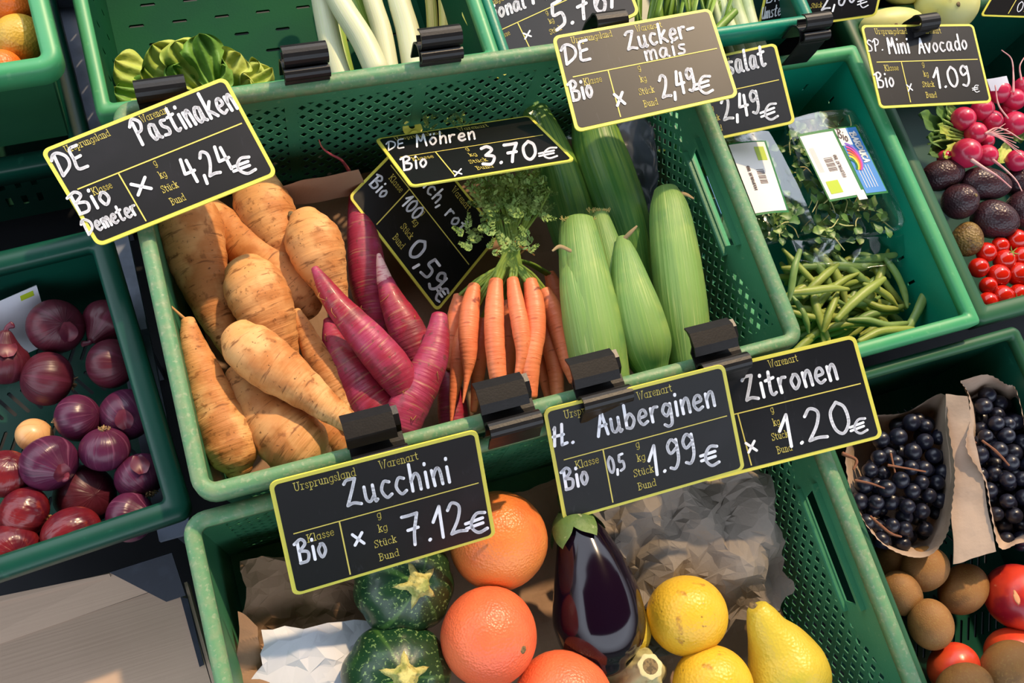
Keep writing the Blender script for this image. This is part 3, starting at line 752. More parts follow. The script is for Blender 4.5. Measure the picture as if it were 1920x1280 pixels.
S['moe'] = sign([(703, 260), (993, 216), (1079, 300), (770, 350)], -.072, (-.01, .63, .78), 'black price board reading Möhren, 3.70, leaning over the carrot greens',
    [('DE', 728, 282, 758, 276, 16), ('Möhren', 782, 275, 890, 260, 22), ('Bio', 756, 319, 800, 312, 24), ('x', 852, 330, 866, 326, 16), ('3.70', 905, 310, 1006, 297, 34), ('#', 1012, 300, 1046, 294, 20)], 2.9, up=(-.15, -1))
S['zuk'] = sign([(1035, 68), (1332, 15), (1385, 180), (1080, 248)], .03, (-.12, 0, .99), 'black price board reading Zucker-mais above the corn',
    [('DE', 1062, 121, 1108, 110, 36), ('Zucker-', 1178, 94, 1303, 66, 34), ('mais', 1212, 113, 1286, 99, 28), ('Bio', 1074, 189, 1112, 181, 36), ('x', 1157, 198, 1172, 194, 36), ('2,49', 1243, 184, 1305, 168, 42), ('#', 1307, 180, 1338, 172, 34)], 2.6)
S['sal'] = sign([(1190, 138), (1455, 80), (1492, 230), (1222, 288)], -.10, (-.45, 0, .9), 'black price board whose word ends in salat, half hidden behind the Zucker-mais board',
    [('Feldsalat', 1308, 155, 1436, 122, 38), ('2,49', 1358, 226, 1425, 210, 42), ('#', 1430, 230, 1460, 220, 30)], 2.6)
S['avo'] = sign([(1614, 47), (1825, 45), (1860, 192), (1650, 203)], -.06, (-.07, -.08, .99), 'black price board reading Mini Avocado by the radishes',
    [('SP.', 1629, 97, 1655, 94, 22), ('Mini', 1668, 100, 1706, 99, 30), ('Avocado', 1724, 100, 1814, 92, 28), ('Bio', 1646, 164, 1677, 162, 28), ('x', 1703, 171, 1711, 169, 20), ('1.09', 1755, 165, 1820, 160, 38), ('#', 1825, 174, 1837, 172, 14)], 2.0)
S['reg'] = sign([(862, 20), (1150, -110), (1200, 25), (930, 150)], -.06, (-.25, .1, .95), 'black price board reading regional behind the back rim of the middle crate',
    [('regional', 888, 52, 985, 14, 28), ('Mo', 1000, 6, 1050, -12, 34), ('5.76/', 1040, 58, 1160, 8, 50), ('x', 984, 73, 996, 68, 18)], 3.0, up=(-.25, -1))
S['ums'] = sign([(1450, -85), (1675, -115), (1643, 30), (1418, 62)], -.05, (-.3, -.4, .85), 'black price board reading Umstellung at the top edge',
    [('Bio', 1436, 6, 1466, 0, 20), ('Umstellung', 1428, 36, 1492, 22, 22), ('x', 1491, 42, 1501, 39, 24), ('2,60', 1540, 20, 1605, 2, 36), ('#', 1607, 18, 1628, 12, 24)], 1.7, up=(.1, -1))
S['cor'] = sign([(1905, -85), (2080, -80), (2015, 36), (1838, 30)], -.06, (-.3, -.3, .9), 'black price board cut off by the upper right corner', [('0', 1905, 22, 1915, 22, 20)], 1.5, up=(.3, -1))
# the ring tab with a hole on the corner of the tilted board
c0 = S['ret'][1][0]; nn_ = S['ret'][2]
tab = [c0 + .011 * (math.cos(a) * np.array([1., 0, 0]) + math.sin(a) * np.array([0, 1., 0])) + np.array([-.002, .001, -.0008]) for a in np.linspace(0, 2 * math.pi, 20, endpoint=False)]
tb2 = [c0 + .0035 * (math.cos(a) * np.array([1., 0, 0]) + math.sin(a) * np.array([0, 1., 0])) + np.array([-.002, .004, -.0008]) for a in np.linspace(0, 2 * math.pi, 20, endpoint=False)]
V = tab + tb2; V = [v - nn_ * .0012 for v in V] + [v - nn_ * .0024 for v in V]
Fc = []
for i in range(20):
    j = (i + 1) % 20
    Fc += [(i, j, 20 + j, 20 + i), (40 + i, 60 + i, 60 + j, 40 + j), (i, 40 + i, 40 + j, j), (20 + i, 20 + j, 60 + j, 60 + i)]
add('hanging_tab', (V, Fc), M['frame'], S['ret'][0], False)

# clips: roll profile (y towards the viewer, z up), metres
def arc(cx, cy, r, a0, a1, n=10):
    return [(cx + r * math.cos(math.radians(a)), cy + r * math.sin(math.radians(a))) for a in np.linspace(a0, a1, n)]
def clip(label, px, py, z, w, kind, xdir=(1, 0, 0), group='black plastic sign clips on the crate rims'):
    o = at(px, py, z); xd = unit(xdir); yd = -unit(np.cross([0, 0, 1.], xd))
    root = thing('sign_clip', label, 'clip', o, group)
    if kind == 'back':                                   # hangs over the rim; empty roll above
        hook = [(.013, -.040), (.0135, -.020), (.013, -.004)] + arc(.0, 0, .013, 10, 170, 10) + [(-.013, -.006), (-.0128, -.02)]
        roll = arc(-.004, .0215, .0095, -150, 150, 16)
        lipp = arc(.010, .0125, .006, 100, -60, 8)
        add('hook', ribbon(hook, .002, xd, w, o, yd), M['black'], root, False)
        add('roll', ribbon(roll, .0018, xd, w * .98, o + xd * .001, yd), M['black'], root, False)
        add('grip_fold', ribbon(lipp, .002, xd, w, o, yd), M['black'], root, False)
    elif kind == 'front':                                # board gripped on the viewer's side
        hook = [(-.030, .010), (-.022, .012), (-.013, .0095), (-.0085, .003), (0, .0035), (.010, .003), (.0135, -.004), (.0130, -.014)]
        groove = arc(.013, .0095, .0075, 215, -20, 12) + [(.0235, -.003), (.0255, -.008)]
        wing = [(-.032, .011), (-.024, .017), (-.010, .0165), (-.002, .013)]
        add('hook', ribbon(hook, .002, xd, w, o, yd), M['black'], root, False)
        add('grip_fold', ribbon(groove, .002, xd, w, o, yd), M['black'], root, False)
        add('wing', ribbon(wing, .0018, xd, w * .92, o - xd * .004, yd), M['black'], root, False)
    else:                                                # only the roll that grips a board over a back rim
        roll = arc(0, .004, .010, -100, 190, 16)
        hook = [(.006, -.004), (.013, -.008), (.022, -.010)]
        back = [(-.010, .002), (-.0135, -.012), (-.013, -.03)]
        add('roll', ribbon(roll, .002, xd, w, o, yd), M['black'], root, False)
        add('grip', ribbon(hook, .0018, xd, w, o, yd), M['black'], root, False)
        add('hook', ribbon(back, .002, xd, w, o, yd), M['black'], root, False)
    return root
clip('empty black clip on the back rim, left of the leeks', 571, 133, -.001, .044, 'back')
clip('empty black clip on the back rim, below the right leeks', 819, 100, -.001, .044, 'back')
clip('black clip holding the Pastinaken board', 303, 172, .006, .045, 'roll')
clip('black clip holding the Zucker-mais board', 1140, 45, .012, .036, 'roll')
clip('black clip holding the Zucchini board', 707, 838, .001, .048, 'front')
clip('empty black clip on the front rim below the carrots', 952, 775, .001, .050, 'front')
clip('black clip holding the Auberginen board', 1122, 728, .001, .050, 'front')
clip('black clip holding the Zitronen board', 1342, 668, .001, .052, 'front')
clip('black clip holding the Mini Avocado board', 1731, 46, -.055, .030, 'roll')
clip('black clip below the board at the top edge', 1512, 66, -.058, .038, 'back')

# ------------------------------------------------------------------ middle crate: parsnips
rnd = random.Random(7)
def root_noise(sd, a=.05, b=.02):
    return [(a, 22, sd), (b, 70, sd + 50)]
def ringy(sd, amp=.018):
    rs = np.random.RandomState(sd); ph = rs.rand(6) * 6.28
    def f(th, t):
        return 1 + amp * np.sin(38 * t + 1.5 * np.sin(th + ph[0]) + ph[1]) * (.5 + .5 * np.sin(th * 2 + 9 * t + ph[2])) + amp * .7 * np.sin(71 * t + np.sin(2 * th + ph[3]) + ph[4])
    return f
GP = 'parsnips in the middle crate'
def parsnip(label, st, sd, tail=None, crown=None):
    root = thing('parsnip', label, 'parsnip', at(st[0][0], st[0][1], st[0][3]), GP)
    add('root', spx(st, 52, 30, rfn=ringy(sd), noise=root_noise(sd), caps=(.45, .6)), M['parsnip'], root)
    if tail: add('thin_tail', spx(tail, 18, 8), M['parsnip_tail'], root)
    if crown:
        x, y, r, z = crown
        V, Fc, U = ball(at(x, y, z), (0, 0, 1), r * m_px(x, y, z) * .5, r * m_px(x, y, z), 8, 14, noise=[(.3, 300, sd)])
        add('crown_scar', (V, Fc, U), M['scar'], root)
parsnip('thick parsnip half in the shade of the Pastinaken board', [(322, 372, 30, -.085), (352, 412, 57, -.082), (366, 470, 55, -.083), (384, 530, 45, -.085), (402, 585, 34, -.088), (420, 625, 26, -.092), (440, 672, 15, -.100)], 1)
parsnip('parsnip lying with its broad end down, behind the central ones', [(392, 385, 20, -.095), (425, 425, 36, -.097), (470, 472, 47, -.100), (520, 515, 54, -.103), (556, 552, 50, -.105), (580, 580, 28, -.108)], 2)
parsnip('topmost parsnip with a dark nick, under the corner of the Pastinaken board', [(480, 345, 42, -.093), (493, 385, 54, -.093), (512, 430, 52, -.094), (540, 480, 38, -.098), (572, 520, 24, -.104)], 3, crown=(546, 402, 7, -.068))
parsnip('pale parsnip beside the purple roots, broad end up', [(570, 405, 28, -.066), (583, 440, 51, -.066), (600, 485, 49, -.068), (618, 530, 34, -.074), (634, 580, 20, -.082)], 4)
parsnip('short fat parsnip in the centre of the heap', [(458, 502, 38, -.062), (474, 532, 56, -.060), (495, 575, 56, -.062), (515, 625, 44, -.070), (532, 672, 30, -.080)], 5)
parsnip('slender parsnip with a narrow neck right of the centre', [(555, 583, 9, -.078), (566, 608, 15, -.078), (590, 660, 23, -.080), (622, 715, 28, -.082), (655, 775, 24, -.086), (668, 800, 18, -.09)], 6)
parsnip('light parsnip lying across the others, cut end at the front rim', [(442, 622, 32, -.030), (464, 648, 50, -.030), (508, 684, 51, -.028), (560, 722, 40, -.027), (610, 760, 29, -.025), (650, 788, 21, -.023), (684, 812, 17, -.021)], 7, crown=(688, 815, 15, -.021))
parsnip('broad parsnip at the front rim with its thin end up', [(448, 695, 26, -.068), (468, 735, 36, -.066), (500, 780, 50, -.063), (540, 820, 60, -.060), (572, 845, 56, -.060), (594, 862, 36, -.062)], 8)
parsnip('parsnip in the left front corner with withered stalks', [(352, 600, 13, -.050), (362, 645, 24, -.052), (382, 700, 34, -.055), (403, 760, 43, -.058), (425, 812, 50, -.060), (440, 855, 46, -.062), (448, 880, 26, -.066)], 9, tail=[(352, 602, 3, -.05), (340, 592, 3, -.045), (318, 572, 2, -.04)])
parsnip('parsnip mostly buried behind the front rim', [(560, 760, 24, -.105), (610, 800, 38, -.108), (650, 835, 36, -.110), (670, 860, 20, -.112)], 10)

# ------------------------------------------------------------------ middle crate: red roots
GR = 'long red radishes in the middle crate'
def mooli(label, st, sd, tail=None, tip=None, hairs=0):
    root = thing('red_root', label, 'radish', at(st[0][0], st[0][1], st[0][3]), GR)
    add('root', spx(st, 48, 26, rfn=ringy(sd, .01), noise=root_noise(sd, .04, .015), caps=(.5, .6)), M['mooli'], root)
    if tail: add('tail', spx(tail, 26, 8), M['mooli_tail'], root)
    if tip: add('pale_tip', spx(tip, 12, 16, noise=root_noise(sd, .02, .01), caps=(.5, .6)), M['mooli_tip'], root)
    r2 = random.Random(sd)
    for i in range(hairs):
        a = st[r2.randrange(1, len(st) - 1)]; x = a[0] + r2.uniform(-.8, .8) * a[2]; y = a[1] + r2.uniform(-20, 20); z = a[3] + a[2] * m_px(a[0], a[1], a[3]) * .9
        add('root_hair', spx([(x, y, .8, z - .004), (x + r2.uniform(-8, 8), y + r2.uniform(4, 12), .7, z), (x + r2.uniform(-16, 16), y + r2.uniform(-2, 24), .5, z - .003)], 8, 5), M['tie'], root)
mooli('purple radish with a long curling tail, under the tilted board', [(664, 342, 8, -.118), (672, 392, 20, -.116), (682, 450, 31, -.114), (690, 520, 36, -.114), (700, 580, 30, -.116), (708, 640, 20, -.120)], 21,
      tail=[(666, 345, 8, -.118), (655, 322, 4, -.108), (640, 300, 2.6, -.095), (618, 288, 2, -.085), (604, 276, 1.6, -.075), (598, 262, 1.2, -.068)], hairs=4)
mooli('pink radish lying across, tip on the pale parsnip', [(590, 503, 7, -.038), (606, 530, 15, -.038), (632, 570, 23, -.040), (668, 612, 30, -.043), (706, 655, 36, -.047), (742, 700, 36, -.052), (768, 748, 24, -.058)], 22, hairs=5)
mooli('radish with a split skin and a whitish tip, below the tilted board', [(722, 525, 15, -.082), (735, 562, 24, -.082), (756, 605, 33, -.084), (776, 650, 35, -.088), (792, 690, 28, -.092)], 23,
      tip=[(710, 477, 4, -.080), (714, 495, 9, -.080), (722, 528, 16, -.082)], hairs=2)
mooli('red radish with pale scars beside the slender parsnip', [(614, 600, 8, -.090), (628, 640, 24, -.088), (656, 690, 38, -.084), (690, 740, 44, -.082), (722, 785, 44, -.082), (744, 815, 26, -.086)], 24, hairs=8)
mooli('bright red radish standing against the front rim', [(824, 592, 15, -.052), (820, 630, 23, -.054), (808, 675, 31, -.056), (788, 722, 35, -.058), (766, 762, 38, -.060), (752, 800, 36, -.064)], 25, hairs=6)
mooli('dark red radish wedged behind the front rim by the carrots', [(838, 700, 16, -.120), (846, 745, 26, -.120), (850, 790, 28, -.122), (850, 815, 18, -.124)], 26)

# ------------------------------------------------------------------ middle crate: bunch of carrots
cb = thing('carrot_bunch', 'bunch of slim orange carrots tied with its feathery greens', 'carrots', at(955, 600, -.12))
CAR = [
 [(1030, 512, 10, -.098), (1043, 548, 18, -.102), (1050, 590, 16, -.106), (1056, 640, 8, -.11)],
 [(955, 560, 14, -.110), (955, 640, 16, -.112), (948, 720, 12, -.114), (945, 760, 8, -.116)],
 [(862, 555, 12, -.100), (855, 595, 17, -.102), (848, 645, 14, -.106), (842, 690, 7, -.11)],
 [(908, 600, 14, -.096), (898, 660, 17, -.098), (895, 715, 12, -.102), (888, 770, 6, -.106)],
 [(1000, 640, 11, -.104), (1018, 700, 11, -.106), (1030, 748, 8, -.108)],
 [(876, 600, 12, -.090), (866, 645, 17, -.090), (858, 695, 14, -.092), (850, 745, 8, -.094), (846, 792, 2.5, -.096)],
 [(1018, 585, 13, -.088), (1028, 630, 17, -.088), (1040, 685, 16, -.088), (1046, 745, 13, -.088)],
 [(1020, 545, 13, -.074), (1036, 580, 19, -.073), (1052, 630, 19, -.073), (1066, 680, 16, -.074), (1074, 715, 8, -.076)],
 [(890, 536, 12, -.074), (882, 575, 18, -.072), (878, 625, 19, -.072), (879, 670, 15, -.074), (876, 705, 7, -.076), (868, 755, 1.6, -.078)],
 [(961, 524, 11, -.060), (968, 570, 16, -.057), (977, 620, 17, -.056), (980, 660, 13, -.058), (971, 705, 7, -.062), (960, 742, 3, -.066)],
 [(994, 527, 13, -.062), (1002, 570, 19, -.060), (1004, 625, 19, -.060), (995, 680, 19, -.062), (994, 742, 14, -.066)],
 [(930, 527, 13, -.064), (927, 570, 18, -.062), (927, 630, 19, -.062), (932, 690, 18, -.064), (938, 742, 13, -.068)],
]
for i, c in enumerate(CAR):
    o = add('carrot', spx(c, 40, 18, rfn=ringy(40 + i, .014), noise=root_noise(40 + i, .035, .01), caps=(.35, .6)), M['carrot'], cb)
    x, y, r, z = c[0]
    tx, ty = 958 + (i % 5 - 2) * 6, 470 + (i % 3) * 4
    for k in range(3):
        dx = (k - 1) * r * .45
        add('leaf_stalk', spx([(x + dx, y + 3, r * .34, z + .002), (x * .6 + tx * .4 + dx, y * .6 + ty * .4, r * .3, z * .5 - .028), (tx + dx * .5, ty, 3.0, -.055), (925 + i * 8.5 + dx, 400 - (i * 37 + k * 11) % 40, 2.2, -.050), (908 + i * 10 + (k - 1) * 9, 345 + (i * 29 + k * 17) % 42 - 12, 1.6, -.044)], 22, 7), M['carrot_stem'], cb)
# feathery leaflets: countless
def frond_geo(x, y, z, ln, ang, sc, rr):
    gs = []
    for i in range(7):
        t = i / 6
        cx = x + math.cos(ang) * ln * t; cy = y + math.sin(ang) * ln * t
        for s in (-1, 1):
            a = ang + s * rr.uniform(.5, 1.1); l = ln * (.42 - .25 * t) * sc
            ex, ey = cx + math.cos(a) * l, cy + math.sin(a) * l
            zz = z + rr.uniform(-.004, .006)
            p0 = at(cx, cy, z); p1 = at(ex, ey, zz); mid = (p0 + p1) / 2
            wv = unit(np.cross(p1 - p0, [0, 0, 1.])) * np.linalg.norm(p1 - p0) * rr.uniform(.16, .3)
            gs.append((np.array([p0, mid + wv + [0, 0, .001], p1, mid - wv]), [(0, 1, 2, 3)]))
            b = at((cx + ex) / 2 + rr.uniform(-4, 4), (cy + ey) / 2 + rr.uniform(-5, 2), zz + .002)
            gs.append((np.array([mid, mid + wv, b]), [(0, 1, 2)]))
    return gs
gs = []
rr = random.Random(3)
for i in range(120):
    x = rr.uniform(898, 1022); y = rr.uniform(322, 415)
    if rr.random() < .12: x, y = rr.uniform(915, 1000), rr.uniform(440, 480)
    if rr.random() < .06: x, y = rr.uniform(868, 905), rr.uniform(412, 470)
    gs += frond_geo(x, y, rr.uniform(-.062, -.022), rr.uniform(18, 36), rr.uniform(-3.1, .2) if y > 330 else rr.uniform(0, 6.28), 1.15, rr)
for i in range(14):
    gs += frond_geo(rr.uniform(795, 905), rr.uniform(222, 250), -.085, rr.uniform(12, 24), rr.uniform(-2.4, -.6), .8, rr)
add('feathery_leaves', join(*gs), M['carrot_leaf'], cb, kind='stuff')
add('tie', rings(np.array([at(958, 468, -.058) + np.array([.0155 * math.cos(a), .005 * math.sin(a), .008 * math.sin(a)]) for a in np.linspace(0, 2 * math.pi * 1.04, 30)]), [.0014] * 30, 6), M['tie'], cb)
add('tie_tail', spx([(975, 462, 2, -.045), (992, 470, 2, -.040), (1002, 478, 1.4, -.044)], 10, 6), M['tie'], cb)

# ------------------------------------------------------------------ middle crate: corn in the husk
GC = 'sweetcorn cobs in their husks'
def husk_f(sd, ridge=.035):
    ph = np.random.RandomState(sd).rand(3) * 6.28
    def f(th, t):
        a = (th + ph[0] + .5 * t) % (2 * math.pi / 3)
        return 1 + ridge * np.clip(1 - a / .5, 0, 1) + .006 * np.sin(th * 26) * np.ones_like(t) + .004 * np.sin(th * 57 + 3)
    return f
def corn(label, st, sd, m='husk', silk=None, wisp=None, leaf=None):
    root = thing('corn_cob', label, 'corn', at(st[0][0], st[0][1], st[0][3]), GC)
    add('husk', spx(st, 44, 72, rfn=husk_f(sd), noise=[(.03, 14, sd)], caps=(.15, .5)), M[m], root)
    if leaf: add('outer_leaf', spx(leaf, 34, 48, rfn=husk_f(sd + 3), flat=.9, caps=(.2, .5)), M[m], root)
    if silk:
        x, y, r, z = silk; g = []; q = random.Random(sd)
        for i in range(46):
            a = q.uniform(-1, 1)
            g.append(spx([(x + a * r, y + q.uniform(-2, 3), .9, z), (x + a * r * 1.1 + q.uniform(-4, 4), y - q.uniform(2, 8), .6, z + .003)], 4, 4))
        add('silk', join(*g), M['silk'], root, kind='stuff')
    if wisp: add('dry_leaf_tip', spx(wisp, 16, 6, flat=.4), M['silk_dry'], root)
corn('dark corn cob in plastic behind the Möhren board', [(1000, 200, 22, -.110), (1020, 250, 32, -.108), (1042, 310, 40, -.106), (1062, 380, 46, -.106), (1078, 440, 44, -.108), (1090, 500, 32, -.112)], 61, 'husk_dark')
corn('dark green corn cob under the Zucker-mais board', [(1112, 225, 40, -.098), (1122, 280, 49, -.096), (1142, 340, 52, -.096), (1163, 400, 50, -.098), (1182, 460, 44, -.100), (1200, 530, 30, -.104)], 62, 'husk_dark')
corn('yellowish corn cob with a silky end between the front cobs', [(1120, 400, 19, -.066), (1130, 440, 26, -.064), (1145, 500, 34, -.064), (1160, 570, 38, -.066), (1172, 640, 30, -.070)], 63, silk=(1122, 396, 20, -.056))
corn('large blunt corn cob at the left of the front row', [(1082, 418, 32, -.052), (1086, 450, 39, -.050), (1095, 510, 47, -.048), (1106, 580, 53, -.048), (1118, 650, 55, -.050), (1130, 715, 50, -.054)], 64, silk=(1084, 412, 30, -.042), wisp=[(1070, 470, 4, -.025), (1050, 462, 4, -.020), (1036, 470, 2, -.018)],
     leaf=[(1074, 470, 16, -.046), (1082, 520, 34, -.044), (1098, 590, 45, -.044), (1112, 660, 46, -.047), (1120, 705, 36, -.05)])
corn('pointed corn cob in the middle of the front row', [(1166, 445, 10, -.042), (1172, 480, 24, -.042), (1182, 535, 38, -.042), (1196, 595, 49, -.044), (1210, 650, 50, -.048), (1220, 688, 34, -.054)], 65, wisp=[(1170, 448, 4, -.036), (1182, 436, 4, -.030), (1194, 424, 2, -.026)])
corn('corn cob standing alone beside the perforated side', [(1248, 356, 22, -.054), (1254, 390, 36, -.053), (1262, 450, 44, -.053), (1272, 530, 48, -.055), (1282, 610, 47, -.058), (1290, 680, 38, -.062)], 66, wisp=[(1262, 360, 5, -.045), (1285, 364, 4, -.040), (1300, 372, 2, -.038)],
     leaf=[(1262, 368, 14, -.050), (1266, 420, 32, -.048), (1272, 500, 40, -.049), (1280, 580, 40, -.052), (1286, 640, 32, -.056)])

# ------------------------------------------------------------------ crumpled sheets
def crumple(quad, nx, ny, amp, sd, folds=14, thick=.0004, sag=0, edge=.0, freq=(20, 70), jit=0):
    """quad of 4 (px, py, z) corners; a creased sheet"""
    C = [np.array(q[1:], float) if q[0] == 'w' else at(*q) for q in quad]
    rs = np.random.RandomState(sd)
    s, t = np.meshgrid(np.linspace(0, 1, nx), np.linspace(0, 1, ny))
    s = s.ravel(); t = t.ravel()
    s2 = s[:, None]; t2 = t[:, None]
    P = (C[0] * (1 - s2) + C[1] * s2) * (1 - t2) + (C[3] * (1 - s2) + C[2] * s2) * t2
    if jit:
        cell = np.linalg.norm(C[1] - C[0]) / nx
        P[:, :2] += (rs.rand(len(P), 2) - .5) * cell * jit
        P[:, 2] += (rs.rand(len(P)) - .5) * cell * jit * .5
    h = np.zeros(len(P)); dx = np.zeros((len(P), 2))
    Q = P[:, :2].copy()
    Q = Q + .006 * np.stack([nz(P, 18, sd), nz(P, 18, sd + 9)], 1)
    for k in range(folds):
        a = rs.rand() * 6.28; d = np.array([math.cos(a), math.sin(a)]); f_ = rs.uniform(*freq)
        x = Q @ d * f_ + rs.rand() * 9
        tri = 2 * np.abs(x / 2 - np.floor(x / 2 + .5))
        msk = 1 / (1 + np.exp(-9 * nz(P, 13, sd + 20 + k)))
        h += (tri - .5) * msk * amp / (1 + .12 * f_ / freq[0] * k * .3)
    h /= math.sqrt(folds) * .8
    P[:, 2] += h
    P[:, :2] += .22 * amp * np.stack([nz(P, 55, sd + 3), nz(P, 55, sd + 4)], 1)
    if sag: P[:, 2] -= sag * 4 * (s * (1 - s)) * 4 * (t * (1 - t))
    n = len(P); V = np.vstack([P, P - [0, 0, thick]])
    Fc = []
    for j in range(ny - 1):
        for i in range(nx - 1):
            a = j * nx + i
            if jit:
                if (i * 7 + j * 3 + i * j) % 2: Fc += [(a + nx, a + 1, a), (a + nx, a + nx + 1, a + 1)]
                else: Fc += [(a + nx, a + nx + 1, a), (a + nx + 1, a + 1, a)]
            else: Fc.append((a + nx, a + nx + 1, a + 1, a))
            Fc.append((n + a, n + a + 1, n + a + nx + 1, n + a + nx))
    B = [i for i in range(nx)] + [nx - 1 + j * nx for j in range(1, ny)] + [(ny - 1) * nx + i for i in range(nx - 2, -1, -1)] + [j * nx for j in range(ny - 2, 0, -1)]
    for i in range(len(B)):
        a, b = B[i], B[(i + 1) % len(B)]; Fc.append((a, b, n + b, n + a))
    return V, Fc
def sheet(label, name, cat, quad, nx, ny, amp, sd, m, smooth=False, **kw):
    return add(name, crumple(quad, nx, ny, amp, sd, **kw), M[m], None, smooth, label, cat)
sheet('brown paper lining the middle crate under the roots', 'paper_sheet', 'paper', [('w', .032, .352, -.165), ('w', .568, .352, -.165), ('w', .568, .03, -.165), ('w', .032, .03, -.165)], 70, 40, .012, 5, 'kraft', freq=(10, 35))
sheet('fold of brown paper behind the topmost parsnip', 'paper_sheet', 'paper', [(520, 350, -.075), (672, 318, -.075), (690, 362, -.115), (540, 385, -.115)], 26, 12, .010, 6, 'kraft', freq=(15, 45))
sheet('crumpled grey plastic bag behind the corn cobs', 'plastic_bag', 'bag', [(1150, 215, -.07), (1226, 232, -.08), (1240, 400, -.125), (1196, 470, -.13)], 26, 40, .022, 9, 'foil', smooth=True, freq=(20, 60))
sheet('clear plastic wrap at the tip of the dark cob', 'plastic_wrap', 'plastic', [(965, 205, -.085), (1055, 200, -.085), (1075, 265, -.09), (990, 262, -.09)], 20, 16, .012, 11, 'film', smooth=True, freq=(30, 80))

# ------------------------------------------------------------------ bottom crate
sheet('crumpled grey-brown paper behind the aubergine and lemons', 'paper_sheet', 'paper', [(1130, 960, -.100), (1420, 850, -.100), (1500, 1110, -.125), (1230, 1250, -.160)], 26, 26, .046, 31, 'kraft_grey', freq=(12, 34), folds=12, jit=.7)
sheet('paper lying under the grapefruits and the aubergine', 'paper_sheet', 'paper', [('w', .018, -.045, -.20), ('w', .57, -.045, -.20), ('w', .57, -.36, -.20), ('w', .018, -.36, -.20)], 70, 50, .016, 32, 'kraft', freq=(10, 35))
sheet('crumpled brown paper in the dark left corner of the bottom crate', 'paper_sheet', 'paper', [(458, 1055, -.120), (690, 1010, -.130), (720, 1160, -.150), (455, 1240, -.140)], 18, 14, .030, 33, 'kraft', freq=(12, 36), folds=10, jit=.7)
sheet('white paper beside the lower round zucchini', 'paper_sheet', 'paper', [(495, 1182, -.115), (760, 1160, -.125), (720, 1330, -.130), (470, 1340, -.125)], 12, 9, .016, 34, 'white_paper', freq=(10, 26), folds=8, jit=.6)
sheet('torn brown paper strip along the left side of the bottom crate', 'paper_sheet', 'paper', [(442, 1150, -.110), (480, 1170, -.120), (520, 1330, -.120), (460, 1330, -.120)], 24, 34, .020, 35, 'kraft', freq=(12, 40), folds=8)

GZ = 'round zucchini in the bottom crate'
def zucchini(label, x, y, r, z, ax, sd):
    c = at(x, y, z); rr_ = r * m_px(x, y, z); root = thing('round_zucchini', label, 'zucchini', c - [0, 0, rr_], GZ)
    a = unit(ax)
    def rf(th, t): return 1 + .06 * np.abs(np.sin(th * 4.5)) * np.ones_like(t)
    add('body', ball(c, a, rr_ * .86, rr_ * 1.0, 26, 60, rfn=rf, noise=[(.03, 25, sd)]), M['zucchini'], root)
    def sf(th, t): return 1 + .38 * np.cos(th * 5) * (1 - t) + .1 * np.cos(th * 10)
    add('cut_stem', lathe(c, a, [(rr_ * .72, rr_ * .36), (rr_ * .87, rr_ * .26), (rr_ * .95, rr_ * .17), (rr_ * 1.04, rr_ * .16), (rr_ * 1.06, rr_ * .14)], 40, rfn=sf, noise=[(.1, 160, sd)], caps=(.05, .1)), M['zstem'], root)
zucchini('upper round zucchini, just below the Zucchini board', 757, 1096, 91, -.105, (.22, -.12, .97), 3)
zucchini('lower round zucchini, cut by the bottom edge', 744, 1272, 100, -.105, (.10, .04, .99), 4)

def citrus(name, label, cat, group, x, y, ra, rb, z, ax, m, sd, nip=None, scar=None, shape=None):
    c = at(x, y, z); k = m_px(x, y, z); root = thing(name, label, cat, c - [0, 0, rb * k], group)
    add('fruit', ball(c, ax, ra * k, rb * k, 26, 40, shape=shape, noise=[(.03, 20, sd), (.008, 90, sd)]), M[m], root)
    a = unit(ax)
    if scar:
        s = scar
        add('stem_scar', lathe(c, a * s, [(ra * k * .93, rb * k * .085), (ra * k * .985, rb * k * .10), (ra * k * 1.01, rb * k * .06)], 12, noise=[(.3, 400, sd)]), M['scar'], root)
    return root
GG = 'grapefruits in the bottom crate'
citrus('grapefruit', 'yellow-orange grapefruit half behind the Zucchini board', 'grapefruit', GG, 934, 1014, 93, 92, -.100, (.1, .2, 1), 'grapefruit_y', 5)
citrus('grapefruit', 'red-orange grapefruit with its stem scar showing', 'grapefruit', GG, 916, 1193, 90, 92, -.085, (.46, -.42, .78), 'grapefruit', 6, scar=1)
citrus('grapefruit', 'grapefruit cut by the bottom edge', 'grapefruit', GG, 1056, 1318, 92, 94, -.095, (.1, .2, 1), 'grapefruit', 7)
# aubergine
au = thing('aubergine', 'glossy black-purple aubergine with a green calyx', 'aubergine', at(1120, 1120, -.15))
add('fruit', spx([(1078, 985, 38, -.095), (1092, 1018, 52, -.095), (1106, 1065, 68, -.096), (1118, 1120, 82, -.098), (1124, 1170, 86, -.102), (1124, 1212, 74, -.106), (1124, 1238, 52, -.108)], 50, 48, caps=(.3, .55), noise=[(.02, 14, 5)]), M['aubergine'], au)
st = [(1064, 955, 16, -.088), (1070, 972, 34, -.090), (1078, 992, 45, -.092), (1086, 1012, 53, -.093)]
P = catmull([at(a, b, d) for a, b, c, d in st], 12); rr0 = catmull([c * m_px(a, b, d) for a, b, c, d in st], 12)[:, 0]
T, Nn, B = frames(P); V = []; Fc = []; seg = 60
for i in range(12):
    for j in range(seg):
        th = j / seg * 2 * math.pi
        tooth = 1 - .55 * abs(((th * 5 / (2 * math.pi)) % 1) - .5) * 2
        f = i / 11 * tooth * 11; i0_ = min(int(f), 10); ff = f - i0_
        pc = P[i0_] * (1 - ff) + P[i0_ + 1] * ff; rc = (rr0[i0_] * (1 - ff) + rr0[i0_ + 1] * ff) + .0012 + .0012 * (i / 11)
        V.append(pc + (Nn[i0_] * math.cos(th) + B[i0_] * math.sin(th)) * rc)
